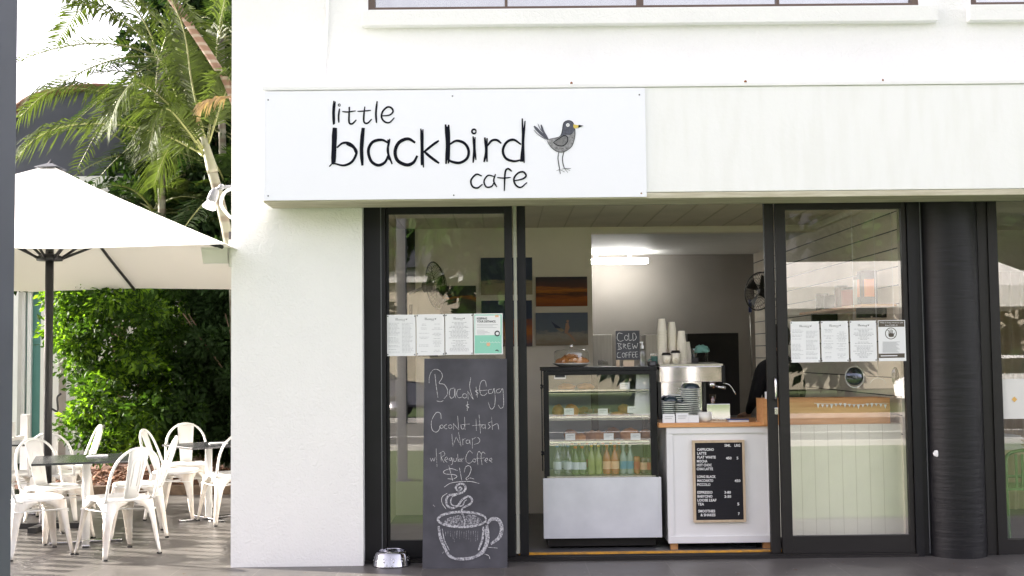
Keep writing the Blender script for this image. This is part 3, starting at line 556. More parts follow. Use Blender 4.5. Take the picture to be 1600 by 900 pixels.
# ============================================================ POSTERS ON THE GLASS
YQ = YD-.004
def sheet_plane(Yp): return lambda x, y: P(x, y, Yp)
def menu(x0, x1, yt, yb, Yp, label, seed, dots=True, style=0):
    rnd = random.Random(seed); pl = sheet_plane(Yp); a, b = pl(x0, yt), pl(x1, yb)
    t = thing('menu_sheet', label, 'menu', ((a.x+b.x)/2, Yp, b.z), group='menu sheets taped in a row on the glass')
    child(B('sheet', (a.x, b.x-.002, Yp, Yp+.002, b.z, a.z), 'paper'), t)
    bm = bmesh.new(); W, H = x1-x0, yb-yt
    def ln(xa, xb, y, h=.9): 
        x = xa
        while x < xb:
            l = rnd.uniform(2, 5); e = min(x+l, xb); c = [pl(x, y), pl(e, y), pl(e, y+h*.62), pl(x, y+h*.62)]; sheet(bm, [v+Vector((0, -.001, 0)) for v in c]); x = e+.9
    y = yt+H*.2
    while y < yb-H*.08:
        if style == 0:
            for cx0 in (.06, .52):
                if rnd.random() < .85: ln(x0+W*cx0, x0+W*(cx0+rnd.uniform(.25, .4)), y)
        elif style == 1:
            for cx in (.27, .73):
                if rnd.random() < .7: h = W*rnd.uniform(.06, .18); ln(x0+W*cx-h, x0+W*cx+h, y)
        else:
            if rnd.random() < .8: h = W*rnd.uniform(.12, .38); ln(x0+W*.5-h, x0+W*.5+h, y, 1.2)
        y += H*.032
    child(node('menu_text', bm, 'grey_ink'), t)
    bm = bmesh.new(); c = x0+W*.47; l = Vector((0, -.001, 0))
    text(bm, 'little', pl, c-W*.17, c-W*.09, yt+H*.075, yt+H*.1, l); text(bm, 'blackbird', pl, c-W*.17, c+W*.15, yt+H*.095, yt+H*.135, l); text(bm, 'cafe', pl, c+W*.06, c+W*.15, yt+H*.138, yt+H*.155, l)
    poly(bm, [(c+W*.17, yt+H*.09), (c+W*.2, yt+H*.105), (c+W*.23, yt+H*.08), (c+W*.22, yt+H*.12), (c+W*.19, yt+H*.125)], pl, l, False)
    child(node('menu_heading', bm, 'dark_ink' if style == 2 else 'grey_alu'), t)
    bm = bmesh.new()
    for xx, yy in ((x0+1.5, yt+2), (x1-2, yt+2), (x0+1.5, yb-2), (x1-2, yb-2)): q = pl(xx, yy); lathe(bm, [(0, 0), (.005, 0), (0, .002)], 8, (q.x, Yp-.0005, q.z), axis=(0, -1, 0))
    child(node('fixing_dot', bm, 'dark_ink'), t)
YW = YD+.024; YW2 = YD+.0
menu(604.5, 650, 492, 556, YW, 'white menu sheet at the left end of the row on the left door', 1)
menu(650.5, 695, 491.3, 555, YW, 'second white menu sheet from the left on the left door', 2, style=1)
menu(695.5, 739.5, 490.6, 554, YW, 'white menu sheet beside the green distancing poster', 3, style=2)
menu(1235, 1282, 502.5, 566, YW2, 'white menu sheet nearest the door handle on the right window', 4)
menu(1282.5, 1327, 501.8, 565, YW2, 'white menu sheet second from the handle on the right window', 5, style=1)
menu(1327.5, 1371, 501.2, 564.5, YW2, 'white menu sheet beside the brown hygiene notice', 6, style=2)
# green distancing poster
pl = sheet_plane(YW); a, b = pl(740, 490), pl(786, 553.5); l = Vector((0, -.0015, 0)); t = thing('distancing_poster', 'mint green and white keeping your distance poster on the left door', 'poster', ((a.x+b.x)/2, YW, b.z))
child(B('sheet', (a.x, b.x, YW, YW+.002, b.z, a.z), 'paper'), t)
bm = bmesh.new(); poly(bm, [(741.5, 491.5), (784, 491.3), (784, 552), (741.5, 552.2)], pl, Vector((0, -.0008, 0)), False); child(node('green_field', bm, 'mint'), t)
bm = bmesh.new(); poly(bm, [(742.5, 493), (782, 492.8), (782, 523.5), (742.5, 524)], pl, l, False); child(node('white_field', bm, 'paper'), t)
bm = bmesh.new(); l2 = Vector((0, -.0022, 0)); text(bm, 'KEEPING', pl, 745, 761, 496, 499.3, l2, .03); text(bm, 'YOUR DISTANCE.', pl, 745, 775, 500.5, 504, l2, .03); stroke(bm, circ(777, 521, 3.5, 8, 3.5), 2, pl, l2); stroke(bm, [(774, 548), (777, 547), (779, 549)], 1.6, pl, l2); child(node('poster_text', bm, 'dark_ink'), t)
bm = bmesh.new()
for yy, xe in ((507, 778), (509, 770), (511.5, 776), (515.5, 757), (517.5, 762), (519.5, 765), (521.5, 758)): poly(bm, [(745, yy), (xe, yy), (xe, yy+.6), (745, yy+.6)], pl, l2, False)
child(node('small_print', bm, 'grey_ink'), t)
bm = bmesh.new(); poly(bm, circ(763, 538, 3, 10)[:-1], pl, l2); poly(bm, [(773.5, 492.4), (779, 492.4), (779, 495.5), (773.5, 495.5)], pl, l2, False); child(node('orange_spot', bm, 'pinkish'), t)
bm = bmesh.new()
for i in range(14): poly(bm, circ(751+i*2.3, 534.5+(i % 2)*.9, .7, 6)[:-1], pl, l2, False)
child(node('crowd_dots', bm, 'paper'), t)
# hygiene notice
pl = sheet_plane(YW2); a, b = pl(1371.5, 500.5), pl(1416, 564); t = thing('hygiene_notice', 'white notice with brown bands and hand in a circle on the right window', 'poster', ((a.x+b.x)/2, YW2, b.z))
child(B('sheet', (a.x, b.x, YW2, YW2+.002, b.z, a.z), 'paper'), t)
bm = bmesh.new(); l = Vector((0, -.0012, 0)); poly(bm, [(1372.5, 501.5), (1413, 501.2), (1413, 510.5), (1372.5, 510.8)], pl, l, False); poly(bm, [(1373, 552.6), (1413.5, 552), (1413.5, 558.8), (1373, 559.4)], pl, l, False)
stroke(bm, circ(1392, 521, 8.6, 18), 1.1, pl, l, 1); stroke(bm, [(1386, 515), (1398, 527)], 1, pl, l)
for fx, fy in ((1388.6, 516), (1390.6, 514.8), (1392.6, 514.6), (1394.6, 515.6)): stroke(bm, [(fx+(1392-fx)*.2, 522), (fx, fy)], 1.3, pl, l)
poly(bm, [(1388, 521), (1396, 521), (1395.6, 526), (1389, 526)], pl, l); stroke(bm, [(1395, 524), (1398, 520)], 1.3, pl, l); child(node('brown_print', bm, 'brown_ink'), t)
bm = bmesh.new(); l2 = Vector((0, -.002, 0)); text(bm, 'Help us keep everyone safe', pl, 1375, 1411, 503, 505.6, l2); text(bm, 'from COVID-19', pl, 1383, 1402, 507, 509.4, l2); poly(bm, [(1376, 555.4), (1402, 555), (1402, 556.4), (1376, 556.8)], pl, l2, False); child(node('white_text', bm, 'paper'), t)
bm = bmesh.new()
for i in range(11): poly(bm, [(1379, 534+i*1.6), (1406-(i*5) % 7, 533.8+i*1.6), (1406-(i*5) % 7, 534.5+i*1.6), (1379, 534.7+i*1.6)], pl, l2, False)
child(node('small_print', bm, 'grey_ink'), t)

# ============================================================ WHITE COUNTER
YC = .45
cx0, cx1 = P(1044, 750, YC).x, P(1207, 750, YC).x; ct = P(1120, 660, YC).z; cbt = P(1120, 848, YC).z
kc = thing('serving_counter', 'white boarded serving counter with timber top, feet and letter board', 'counter', ((cx0+cx1)/2, YC, FZ))
cabx0 = cx0
child(B('cabinet', [(cabx0, cx1, YC, YC+.62, cbt, ct-.035)], 'white_paint'), kc)
child(B('trim', [(cabx0-.008, cx1+.004, YC-.014, YC-.001, ct-.085, ct-.036), (cabx0-.008, cx1+.004, YC-.014, YC-.001, cbt, cbt+.055), (cabx0-.008, cabx0+.04, YC-.010, YC-.001, cbt+.055, ct-.085), (cx1-.04, cx1+.004, YC-.010, YC-.001, cbt+.055, ct-.085)], 'white_paint', bev=.003), kc)
bm = bmesh.new()
for i in range(1, 7): y = YC+i*.09; box(bm, cabx0-.001, cabx0+.001, y-.0015, y+.0015, cbt+.05, ct-.08)
child(node('board_groove', bm, 'groove'), kc)
child(B('top', (P(1029, 660, YC).x, cx1+.01, YC-.03, YC+.66, ct-.034, ct), 'timber', bev=.003), kc)
for px in (1054, 1199): 
    q = P(px, 850, YC+.02).x; child(B('leg', (q-.028, q+.028, YC+.03, YC+.08, FZ, cbt), 'timber'), kc)
child(T('cable', crom([(cx1-.3, YC+.2, FZ+.02), (cx1-.22, YC+.1, FZ+.008), (cx1-.12, YC+.1, FZ+.008), (cx1-.1, YC+.25, cbt)]), .005, 'dark_ink'), kc)
# letter board menu
YM = YC-.032; pl = sheet_plane(YM); a, b = pl(1082, 688.5), pl(1166, 815.5)
lb = thing('letter_board', 'black coffee price letter board in a pale timber frame on the counter front', 'menu board', ((a.x+b.x)/2, YM, b.z))
fw = .018
child(B('frame', [(a.x, b.x, YM, YC-.002, a.z-fw, a.z), (a.x, b.x, YM, YC-.002, b.z, b.z+fw), (a.x, a.x+fw, YM, YC-.002, b.z+fw, a.z-fw), (b.x-fw, b.x, YM, YC-.002, b.z+fw, a.z-fw)], 'pale_timber'), lb)
YM2 = YM+.008; child(B('felt', (a.x+fw, b.x-fw, YM2, YC-.003, b.z+fw, a.z-fw), 'board_black'), lb)
bm = bmesh.new(); pz = zoomed(1060, 670, 5.63, sheet_plane(YM2-.002))
for s, xa, xb, y in (('SML', 405, 462, 146), ('LRG', 494, 544, 146), ('CAPPUCINO', 165, 312, 182), ('LATTE', 165, 246, 216), ('FLAT WHITE', 167, 328, 250), ('450', 418, 468, 258), ('5', 512, 527, 258), ('MOCHA', 163, 255, 285), ('HOT CHOC', 163, 293, 319), ('CHAI LATTE', 161, 304, 353), ('LONG BLACK', 165, 328, 421), ('MACCHIATO', 167, 306, 456), ('450', 494, 546, 457), ('PICCOLO', 165, 282, 491),
                      ('ESPRESSO', 167, 300, 559), ('3-80', 405, 462, 559), ('BABYCINO', 168, 299, 594), ('2-50', 405, 464, 595), ('LOOSE LEAF', 168, 334, 628), ('TEA', 170, 226, 663), ('5', 518, 536, 662), ('SMOOTHIES', 175, 323, 724), ('& SHAKES', 195, 326, 758), ('7', 524, 540, 748)):
    bm = bmesh.new(); text(bm, s, pz, xa, xb, y-12, y+12, thick=.025); child(node('letter_row', bm, 'letters'), lb)
# counter run behind the right window
rx0, rx1 = P(1236, 750, YC-.12).x, P(1412, 750, YC-.12).x; YR = YC-.12
kr = thing('window_counter', 'cream grooved counter with orange timber upstand behind the right window', 'counter', ((rx0+rx1)/2, YR, FZ))
rt = P(1320, 663, YR).z; rb = P(1320, 838, YR).z
child(B('cabinet', (cx1+.02, rx1, YR, YR+.6, rb, rt), 'cream_paint'), kr)
bm = bmesh.new()
for px in (1253, 1274, 1295, 1317, 1338, 1360, 1381): x = P(px, 750, YR).x; box(bm, x-.0015, x+.0015, YR-.001, YR+.001, rb, rt)
child(node('board_groove', bm, 'cream_line'), kr)
child(B('skirting', (rx0-.05, rx1, YR-.004, YR+.03, rb-.028, rb), 'pale_timber'), kr)
child(B('upstand', [(P(1193, 640, YR).x, rx1-.09, YR+.0, YR+.02, rt+.002, P(1320, 622, YR).z), (P(1193, 640, YR).x, rx1-.09, YR+.24, YR+.26, rt+.002, P(1320, 622, YR).z), (P(1193, 640, YR).x, P(1193, 640, YR).x+.02, YR+.02, YR+.24, rt+.002, P(1320, 622, YR).z), (rx1-.11, rx1-.09, YR+.02, YR+.24, rt+.002, P(1320, 622, YR).z)], 'timber'), kr)
child(B('feet', (rx0, rx1-.05, YR+.06, YR+.5, FZ, rb-.03), 'dark_ink'), kr)
bu = thing('bunting', 'string of tiny white pennants on the orange timber upstand', 'bunting', (P(1330, 634, YR).x, YR-.012, P(1330, 630, YR).z))
bm = bmesh.new()
for i in range(16):
    px = 1276+i*7; py = 631+1.2*math.sin(i*.9); h = 5 if i % 3 else 7
    c = [P(px, py, YR-.01), P(px+4.6, py, YR-.01), P(px+2.3, py+h, YR-.01)]; f1 = [bm.verts.new(v) for v in c]; bm.faces.new(f1[::-1])
child(node('pennants', bm, 'paper'), bu)
child(T('cord', crom([P(1272, 630, YR-.01), P(1330, 632, YR-.01), P(1388, 630, YR-.01)]), .0015, 'paper'), bu)
nb = thing('napkin_stack', 'white paper napkins standing in the timber box by the door', 'napkins', (P(1199, 624, YR+.1).x, YR+.1, rt+.01))
q = P(1200, 612, YR+.1); child(B('napkins', [(q.x-.035+i*.004, q.x+.035-i*.002, YR+.05+i*.012, YR+.058+i*.012, rt+.01, q.z-.004*(i % 3)) for i in range(8)], 'paper'), nb)

# ============================================================ DISPLAY FRIDGE
YF = .52
fx0, fx1 = P(850, 660, YF).x, P(1027, 660, YF).x; fz1 = P(940, 573.5, YF).z; fzk = P(940, 746, YF).z; fzb = P(940, 840, YF).z
df = thing('display_fridge', 'black framed glass cake fridge with white base panel', 'display fridge', ((fx0+fx1)/2, YF, FZ))
FD = .62; sw = .052
child(B('frame', [(fx0, fx0+sw-.012, YF, YF+.05, fzk, fz1-.03), (fx1-sw, fx1, YF, YF+.05, fzk, fz1-.03), (fx0-.008, fx1+.004, YF-.004, YF+FD+.01, fz1-.028, fz1), (fx0+sw-.012, fx1-sw, YF, YF+.05, fz1-.062, fz1-.03),
    (fx0, fx0+.04, YF+FD-.05, YF+FD, fzk, fz1-.03), (fx1-.04, fx1, YF+FD-.05, YF+FD, fzk, fz1-.03), ((fx0+fx1)/2-.03, (fx0+fx1)/2+.03, YF+FD-.04, YF+FD-.01, fzk, fz1-.03)], 'black_alu', bev=.002), df)
child(B('base_panel', (P(849, 790, YF-.03).x, P(1034, 790, YF-.03).x, YF-.03, YF-.002, fzb, fzk), 'kick', bev=.004), df)
child(B('plinth', (fx0+.02, fx1-.02, YF+.06, YF+FD, FZ+.02, fzk-.002), 'black_soft'), df)
child(B('deck', (fx0+.02, fx1-.02, YF+.0, YF+FD-.02, fzk, fzk+.012), 'steel_soft'), df)
child(B('front_glass', (fx0+sw-.01, fx1-sw, YF+.012, YF+.018, fzk+.012, fz1-.06), 'case_glass'), df)
child(B('side_glass', [(fx0+.004, fx0+.01, YF+.052, YF+FD-.052, fzk+.012, fz1-.03)], 'case_glass'), df)
child(B('side_glass', [(fx1-.01, fx1-.004, YF+.052, YF+FD-.052, fzk+.012, fz1-.03)], 'case_glass'), df)
child(B('rear_door', [(fx0+.05, (fx0+fx1)/2-.032, YF+FD-.03, YF+FD-.022, fzk+.01, fz1-.03), ((fx0+fx1)/2+.032, fx1-.05, YF+FD-.03, YF+FD-.022, fzk+.01, fz1-.03)], 'case_in'), df)
shz = [P(930, 609, YF+.1).z, P(930, 650, YF+.1).z, P(930, 689, YF+.1).z]
for i, z in enumerate(shz):
    s = child(B('shelf', [(fx0+.045, fx1-.06, YF+.05, YF+FD-.07, z-.006, z)], 'case_glass'), df)
    r = B('shelf_rail', [(fx0+.045, fx1-.06, YF+.042, YF+.05, z-.012, z+.003), (fx0+.045, fx1-.06, YF+.042, YF+.05, z-.028, z-.023)], 'steel', None); r.parent = s
child(B('light_strip', (fx0+.06, fx1-.06, YF+.06, YF+.09, fz1-.05, fz1-.03), 'white_paint'), df)
q0, q1 = P(866, 584, YF), P(884, 592, YF); child(B('maker_badge', [(q0.x, q1.x, YF+.006, YF+.010, q1.z, q0.z)], 'white_paint'), df)
child(B('badge_mark', [(q0.x+.006, q1.x-.006, YF+.003, YF+.0055, q1.z+.012, q0.z-.012)], 'dark_ink'), df)
for zz in (604, 708):
    q = P(847, zz, YF+.1); bm = bmesh.new(); lathe(bm, [(0, 0), (.009, 0), (.009, .014), (0, .014)], 10, (fx0-.014, YF+.08, q.z-.016)); lathe(bm, [(0, 0), (.009, 0), (.009, .014), (0, .014)], 10, (fx0-.014, YF+.08, q.z+.004)); box(bm, fx0-.014, fx0, YF+.075, YF+.085, q.z-.012, q.z+.012); child(node('hinge', bm, 'dark_ink'), df)
# white sheet standing in for the bright reflection in the fridge glass
t = thing('glare_sheet', 'tall white sheet painting the bright reflection at the right of the fridge glass', 'glare sheet', (P(1003, 645, YF+.06).x, YF+.08, shz[1]))
bm = bmesh.new(); c = [P(991, 648, YF+.07), P(1018, 648, YF+.07), P(1018, 579, YF+.07), P(995, 579, YF+.07)]; vv = [bm.verts.new(v) for v in c]; v2 = [bm.verts.new(v+Vector((0, .07, 0))) for v in c[:2]]+[bm.verts.new(v+Vector((0, .01, 0))) for v in c[2:]]
bm.faces.new(vv); bm.faces.new(v2[::-1]); [bm.faces.new((vv[i], v2[i], v2[(i+1) % 4], vv[(i+1) % 4])) for i in range(4)]; bmesh.ops.recalc_face_normals(bm, faces=bm.faces); child(node('glare', bm, 'paper'), t)
def card(px, py, Yc, zs, label, w=15, h=10, group='price cards'):
    a, b = P(px-w/2, py-h/2, Yc), P(px+w/2, py+h/2, Yc); t = thing('price_card', label, 'card', ((a.x+b.x)/2, Yc, zs if zs else b.z), group=group)
    child(B('card', (a.x, b.x, Yc-.002, Yc, b.z, a.z), 'paper'), t)
    bm = bmesh.new()
    for i in range(2):
        yy = py-h*.25+i*h*.25; sheet(bm, [P(px-w*.33, yy, Yc)+Vector((0, -.003, 0)), P(px+w*.33-i*4, yy, Yc)+Vector((0, -.003, 0)), P(px+w*.33-i*4, yy+.8, Yc)+Vector((0, -.003, 0)), P(px-w*.33, yy+.8, Yc)+Vector((0, -.003, 0))])
    child(node('card_print', bm, 'grey_ink'), t)
Yk = YF+.036
for px, py, lb_ in ((976, 603, 'white price card on the top fridge shelf'), (889, 643, 'white price card before the round bun on the second shelf'), (942, 643.5, 'middle white price card on the second fridge shelf'), (988, 640, 'white price card before the white glare sheet'),
                    (891, 682.5, 'left white price card on the lowest fridge shelf'), (951, 682, 'white price card in the middle of the lowest shelf'), (993, 682, 'white price card before the heaped pastry on the lowest shelf')):
    card(px, py, Yk, None, lb_, 15.5, 10)
def blob_mesh(rx, ry, rz, seed, amp=.12, seg=20, curve=0):
    bm = bmesh.new(); bmesh.ops.create_uvsphere(bm, u_segments=seg, v_segments=12, radius=1)
    for v in bm.verts:
        n = noise.noise(v.co*2.2+Vector((seed, 0, 0)))*amp
        v.co = Vector((v.co.x*rx, v.co.y*ry, max(v.co.z, -.5)*rz))*(1+n)
        if curve: v.co.y += curve*(v.co.x/rx)**2*rx; f = abs(math.sin(v.co.x/rx*7)); v.co.z *= .85+.2*f
        v.co.z += .5*rz
    for f in bm.faces: f.smooth = True
    return bm
M['crust_dark'] = mat('crust_dark', (.42, .17, .05), .6, col2=(.20, .07, .02), vs=14, detail=6, bump=.6, bs=25)
def pastry(name, px, py, Yp, z, r, label, kind='pastry', c=0):
    q = P(px, py, Yp); t = thing(name, label, kind, (q.x, Yp, z+.003)); node('crust', blob_mesh(*r, px*.1, .2, curve=c), 'crust_dark' if 'back' in label or 'long' in label else 'croissant', t); return t
pastry('bun', 893, 640, YF+.2, shz[1], (.062, .05, .06), 'round golden bun on the second fridge shelf', 'bun')
pastry('croissant', 930, 680, YF+.2, shz[2], (.11, .05, .05), 'long flaky croissant in the middle of the lowest shelf', 'croissant', .3)
pastry('pastry', 984, 678, YF+.2, shz[2], (.085, .06, .06), 'golden heaped pastry at the right of the lowest shelf')
pastry('slice', 905, 681, YF+.22, shz[2], (.07, .05, .035), 'flat golden pastry left on the lowest shelf')
t = thing('cake_plate', 'covered plate of dark slices in the middle of the second shelf', 'plate', (P(936, 645, YF+.25).x, YF+.25, shz[1]+.003))
Lt('plate', [(0, 0), (.07, 0), (.12, .015), (.122, .018), (.07, .008), (0, .008)], 'plate_white', t)
for i in range(4): o = B('cake_slice', (-.09+i*.045, -.055+i*.045, -.04, .04, .012, .05), 'cola', t, bev=.004)
pastry('pastry', 892, 681, YF+.36, shz[2], (.06, .05, .05), 'dark golden pastry at the back left of the lowest shelf')
pastry('pastry', 957, 680, YF+.38, shz[2], (.07, .05, .06), 'golden pastry at the back middle of the lowest shelf')
pastry('roll', 1008, 680, YF+.3, shz[2], (.05, .05, .05), 'round golden roll beside the right fridge frame', 'roll')
pastry('pastry', 912, 645, YF+.36, shz[1], (.05, .05, .04), 'small pastry at the back of the second shelf')
for i, (a_, m_) in enumerate(((872, 'tall wrapped bun at the left end of the second shelf'), (975, 'dark bread roll before the fridge rear door on the second shelf'))):
    pastry('bread_roll', a_, 645, YF+.3, shz[1], (.05, .05, .055), m_, 'bread roll')
for i, (a_, m_) in enumerate(((885, 'flat wrapped sandwich at the left of the top shelf'), (915, 'flat wrapped sandwich in the middle of the top shelf'))):
    pastry('sandwich', a_, 604, YF+.3, shz[0], (.07, .05, .03), m_, 'sandwich')
pastry('biscuit', 965, 650, YF+.2, shz[1], (.06, .04, .018), 'thin pale biscuit beside the cake plate', 'biscuit')
# bottles
def bottle(name, px, Yb, h, r, body, cap, lab, label, group, neck=.35, capr=.4):
    q = P(px, 740, Yb); t = thing(name, label, 'can' if name == 'drink_can' else 'bottle', (q.x, Yb, fzk+.0125), group=group)
    if name == 'drink_can':
        Lt('can_body', [(0, 0), (r*.8, 0), (r, .008), (r, h-.012), (r*.82, h), (0, h-.002)], body, t, 20); Lt('label', [(r+.0008, h*.25), (r+.0008, h*.7)], lab, t, 20); return t
    Lt('bottle_body', [(0, 0), (r*.9, 0), (r, .008), (r, h*.52), (r*.9, h*.6), (r*neck, h*.8), (r*neck, h*.94), (0, h*.94)], body, t, 20)
    Lt('cap', [(r*capr, h*.93), (r*capr, h), (0, h)], cap, t, 14)
    if lab: Lt('label', [(r+.001, h*.18), (r+.001, h*.44)], lab, t, 20)
    return t
yb1, yb2 = YF+.14, YF+.26
px = lambda v: 840+v/4.5
for i, (v, Yb) in enumerate(((140, yb1), (190, yb2), (215, yb1), (160, yb2))): bottle('water_bottle', px(v), Yb, .235, .034, 'bottle_clear', 'cap_blue', 'label_pale', ['clear water bottle nearest the left fridge frame', 'clear water bottle behind and between the front pair', 'clear water bottle second along the front row', 'clear water bottle at the back near the left frame'][i], 'water bottles in the fridge')
for i, v in enumerate((268, 315)): bottle('juice_bottle', px(v), yb1, .225, .033, 'liq_green', 'cap_orange', 'label_pale', ['green drink bottle with orange cap beside the water', 'green drink bottle with orange cap beside the yellow drinks'][i], 'green drink bottles')
for i, v in enumerate((380, 430)): bottle('juice_bottle', px(v), yb1, .235, .031, 'liq_yellow', 'cap_yellow', None, ['yellow drink bottle with yellow cap beside the green drinks', 'yellow drink bottle with yellow cap beside the orange drinks'][i], 'yellow drink bottles')
for i, v in enumerate((488, 545)): bottle('soda_bottle', px(v), yb1, .235, .033, 'liq_orange', 'cap_orange', 'pinkish', ['orange soda bottle beside the yellow drinks', 'orange soda bottle beside the cream drinks'][i], 'orange soda bottles')
for i, v in enumerate((605, 652)): bottle('soda_bottle', px(v), yb1, .235, .030, 'liq_cream', 'white_paint', 'label_blue', ['cream drink bottle with blue label beside the orange soda', 'cream drink bottle with blue label beside the cans'][i], 'blue labelled bottles')
yb3 = YF+.34
for i, (v, bd, cp, lb_) in enumerate(((245, 'liq_green', 'cap_orange', 'green bottle in the back row behind the first green drinks'), (295, 'liq_green', 'cap_yellow', 'green bottle in the back row behind the second green drink'), (350, 'liq_yellow', 'cap_orange', 'yellow bottle in the back row between green and yellow drinks'), (408, 'liq_yellow', 'cap_yellow', 'yellow bottle in the back row behind the yellow pair'), (462, 'cola', 'cap_orange', 'brown bottle in the back row left of the orange sodas'), (518, 'cola', 'cap_yellow', 'brown bottle in the back row behind the orange sodas'), (575, 'liq_orange', 'cap_orange', 'orange bottle in the back row behind the blue labels'), (630, 'cola', 'white_paint', 'brown bottle in the back row near the cans'))):
    bottle('soda_bottle', px(v), yb3, .235, .032, bd, cp, 'label_red' if i % 3 == 2 else None, lb_, 'back row of drink bottles')
for i, (v, h) in enumerate(((700, .14), (750, .13), (788, .13))): bottle('drink_can', px(v), yb1, h, .027 if i == 0 else .031, ['liq_orange', 'cola', 'cola'][i], 'steel', ['label_red', 'pinkish', 'label_red'][i], ['slim orange drink can beside the blue labelled bottles', 'dark drink can with orange print', 'dark drink can nearest the right fridge frame'][i], 'drink cans')

# on top of the fridge
Yt = YF+.25
q = P(893, 572, Yt); t = thing('cake_stand', 'white plate with glass dome over croissants on the fridge', 'cake stand', (q.x, Yt, fz1+.001)); k = (Yt+CD)/FPX; r = 30*k
Lt('plate', [(0, 0), (r*.62, 0), (r*.9, .022), (r, .030), (r*.98, .033), (r*.6, .02), (0, .02)], 'plate_white', t, 40)
rd = 27*k
Lt('glass_dome', [(rd, .033), (rd, .11), (rd*.97, .128), (rd*.85, .137), (0, .15)], 'case_glass', t, 40)
bm = bmesh.new(); bmesh.ops.create_uvsphere(bm, u_segments=14, v_segments=10, radius=.016); bmesh.ops.translate(bm, vec=(0, 0, .168), verts=bm.verts); node('knob', bm, 'chrome', t, True)
for i, (dx, dy, dz, rz, s) in enumerate(((-.05, 0, .025, .3, .075), (.06, -.02, .025, -.4, .075), (.0, .02, .055, .1, .07), (.02, -.03, .04, 1.2, .06))):
    w_ = thing('croissant', ['croissant at the left under the glass dome', 'croissant at the right under the glass dome', 'croissant on top of the pile under the dome', 'croissant at the front of the pile under the dome'][i], 'croissant', t.location+Vector((dx, dy, dz)), rz, 'croissants under the dome'); node('crust', blob_mesh(s, s*.5, s*.5, i*3, .2, curve=.35), 'croissant', w_)
Yt2 = YF+.12
# cold brew sign
t = thing('cold_brew_sign', 'small black cold brew coffee chalk sign on a timber block', 'sign', (P(980, 572, Yt2).x, Yt2, fz1)); a, b = P(962, 517, Yt2), P(1000, 562, Yt2)
child(B('board', (a.x, b.x, Yt2, Yt2+.012, b.z, a.z), 'chalk_board'), t)
child(B('timber_block', [(P(963, 565, Yt2).x, P(968, 565, Yt2).x, Yt2, Yt2+.05, fz1+.001, b.z), (P(974, 565, Yt2).x, P(991, 565, Yt2).x, Yt2+.01, Yt2+.05, fz1+.001, b.z)], 'pale_timber'), t)
bm = bmesh.new(); pl = zoomed(820, 320, 3.215, sheet_plane(Yt2-.002))
for i, q in enumerate([[(492, 648), (470, 645), (464, 672), (478, 686), (496, 680)], circ(510, 668, 9, 8, 13), [(522, 645), (524, 680), (538, 678)], [(542, 648), (545, 682), (560, 668), (552, 646), (540, 646)],
    [(470, 695), (474, 725)], [(464, 696), (484, 698), (476, 710), (486, 722), (466, 728)], [(494, 698), (496, 722)], [(494, 698), (508, 704), (498, 710), (512, 724)], [(530, 696), (518, 698), (520, 722), (534, 722)], [(519, 710), (530, 709)], [(540, 698), (546, 722), (552, 706), (560, 720), (568, 694)],
    [(484, 742), (466, 745), (466, 766), (484, 766)], circ(496, 755, 7, 7, 11), [(520, 742), (508, 744), (508, 768)], [(508, 755), (518, 754)], [(536, 740), (524, 742), (524, 768)], [(524, 754), (534, 752)], [(552, 740), (541, 742), (542, 766), (553, 765)], [(541, 753), (551, 752)], [(568, 738), (557, 740), (558, 764), (570, 763)], [(557, 751), (567, 750)]]):
    stroke(bm, q, 2.6, pl, Vector((0, -.00005*i, 0)), .8)
child(node('chalk_writing', bm, 'chalk'), t)
# sanitiser
Ys = YF+.14; q = P(1004, 572, Ys); t = thing('sanitiser_bottle', 'clear pump bottle of hand sanitiser with white pump', 'bottle', (q.x, Ys, fz1+.001)); k = (Ys+CD)/FPX
Lt('bottle_body', [(0, 0), (5.6*k, 0), (6*k, .004), (6*k, 20*k), (5*k, 25*k), (2.4*k, 28*k), (0, 28*k)], 'sanit', t)
bm = bmesh.new(); lathe(bm, [(2.6*k, 27*k), (2.6*k, 32*k), (1.2*k, 33*k), (1.1*k, 36*k), (0, 36*k)], 14); box(bm, -5.5*k, 1.5*k, -1.2*k, 1.2*k, 36*k, 38.4*k); node('pump', bm, 'white_paint', t)
Ys = YF+.2; t = thing('card_reader', 'small black card terminal on the right end of the fridge', 'terminal', (P(1019, 570, Ys).x, Ys, fz1+.001)); B('terminal_body', (-.035, .03, -.05, .05, 0, .04), 'appliance', t, bev=.006); B('keypad', (-.022, .018, -.052, -.0505, .008, .032), 'grey_alu', t)

# ============================================================ COFFEE MACHINE
YO = YC+.12; k = (YO+CD)/FPX
def cxp(px): return P(px, 590, YO).x
mt_ = P(1080, 572.5, YO).z; mb_ = P(1080, 597, YO).z
cm = thing('coffee_machine', 'polished steel espresso machine on the timber counter', 'coffee machine', (cxp(1080), YO, ct))
child(B('body', [(cxp(1031), cxp(1128), YO, YO+.42, mb_, mt_)], 'chrome', bev=.004), cm)
bm = bmesh.new(); c0 = [(cxp(1031), YO, mt_), (cxp(1130), YO, mt_), (cxp(1130), YO+.42, mt_+.012), (cxp(1031), YO+.42, mt_+.012)]
vv = [bm.verts.new((x, y, z+.002)) for x, y, z in c0]; v2 = [bm.verts.new((x+(0 if x < cxp(1080) else -.06 if False else 0), y, z+.018)) for x, y, z in c0]; bm.faces.new(v2); [bm.faces.new((vv[i], vv[(i+1) % 4], v2[(i+1) % 4], v2[i])) for i in range(4)]; child(node('cup_tray', bm, 'steel_soft'), cm)
child(B('end_panel', [(cxp(1128)+.001, cxp(1133), YO-.004, YO+.42, mb_-.01, mt_+.004)], 'black_alu', bev=.004), cm)
child(B('back_panel', [(cxp(1034), cxp(1100), YO+.10, YO+.11, ct+.05, mb_-.001)], 'chrome'), cm)
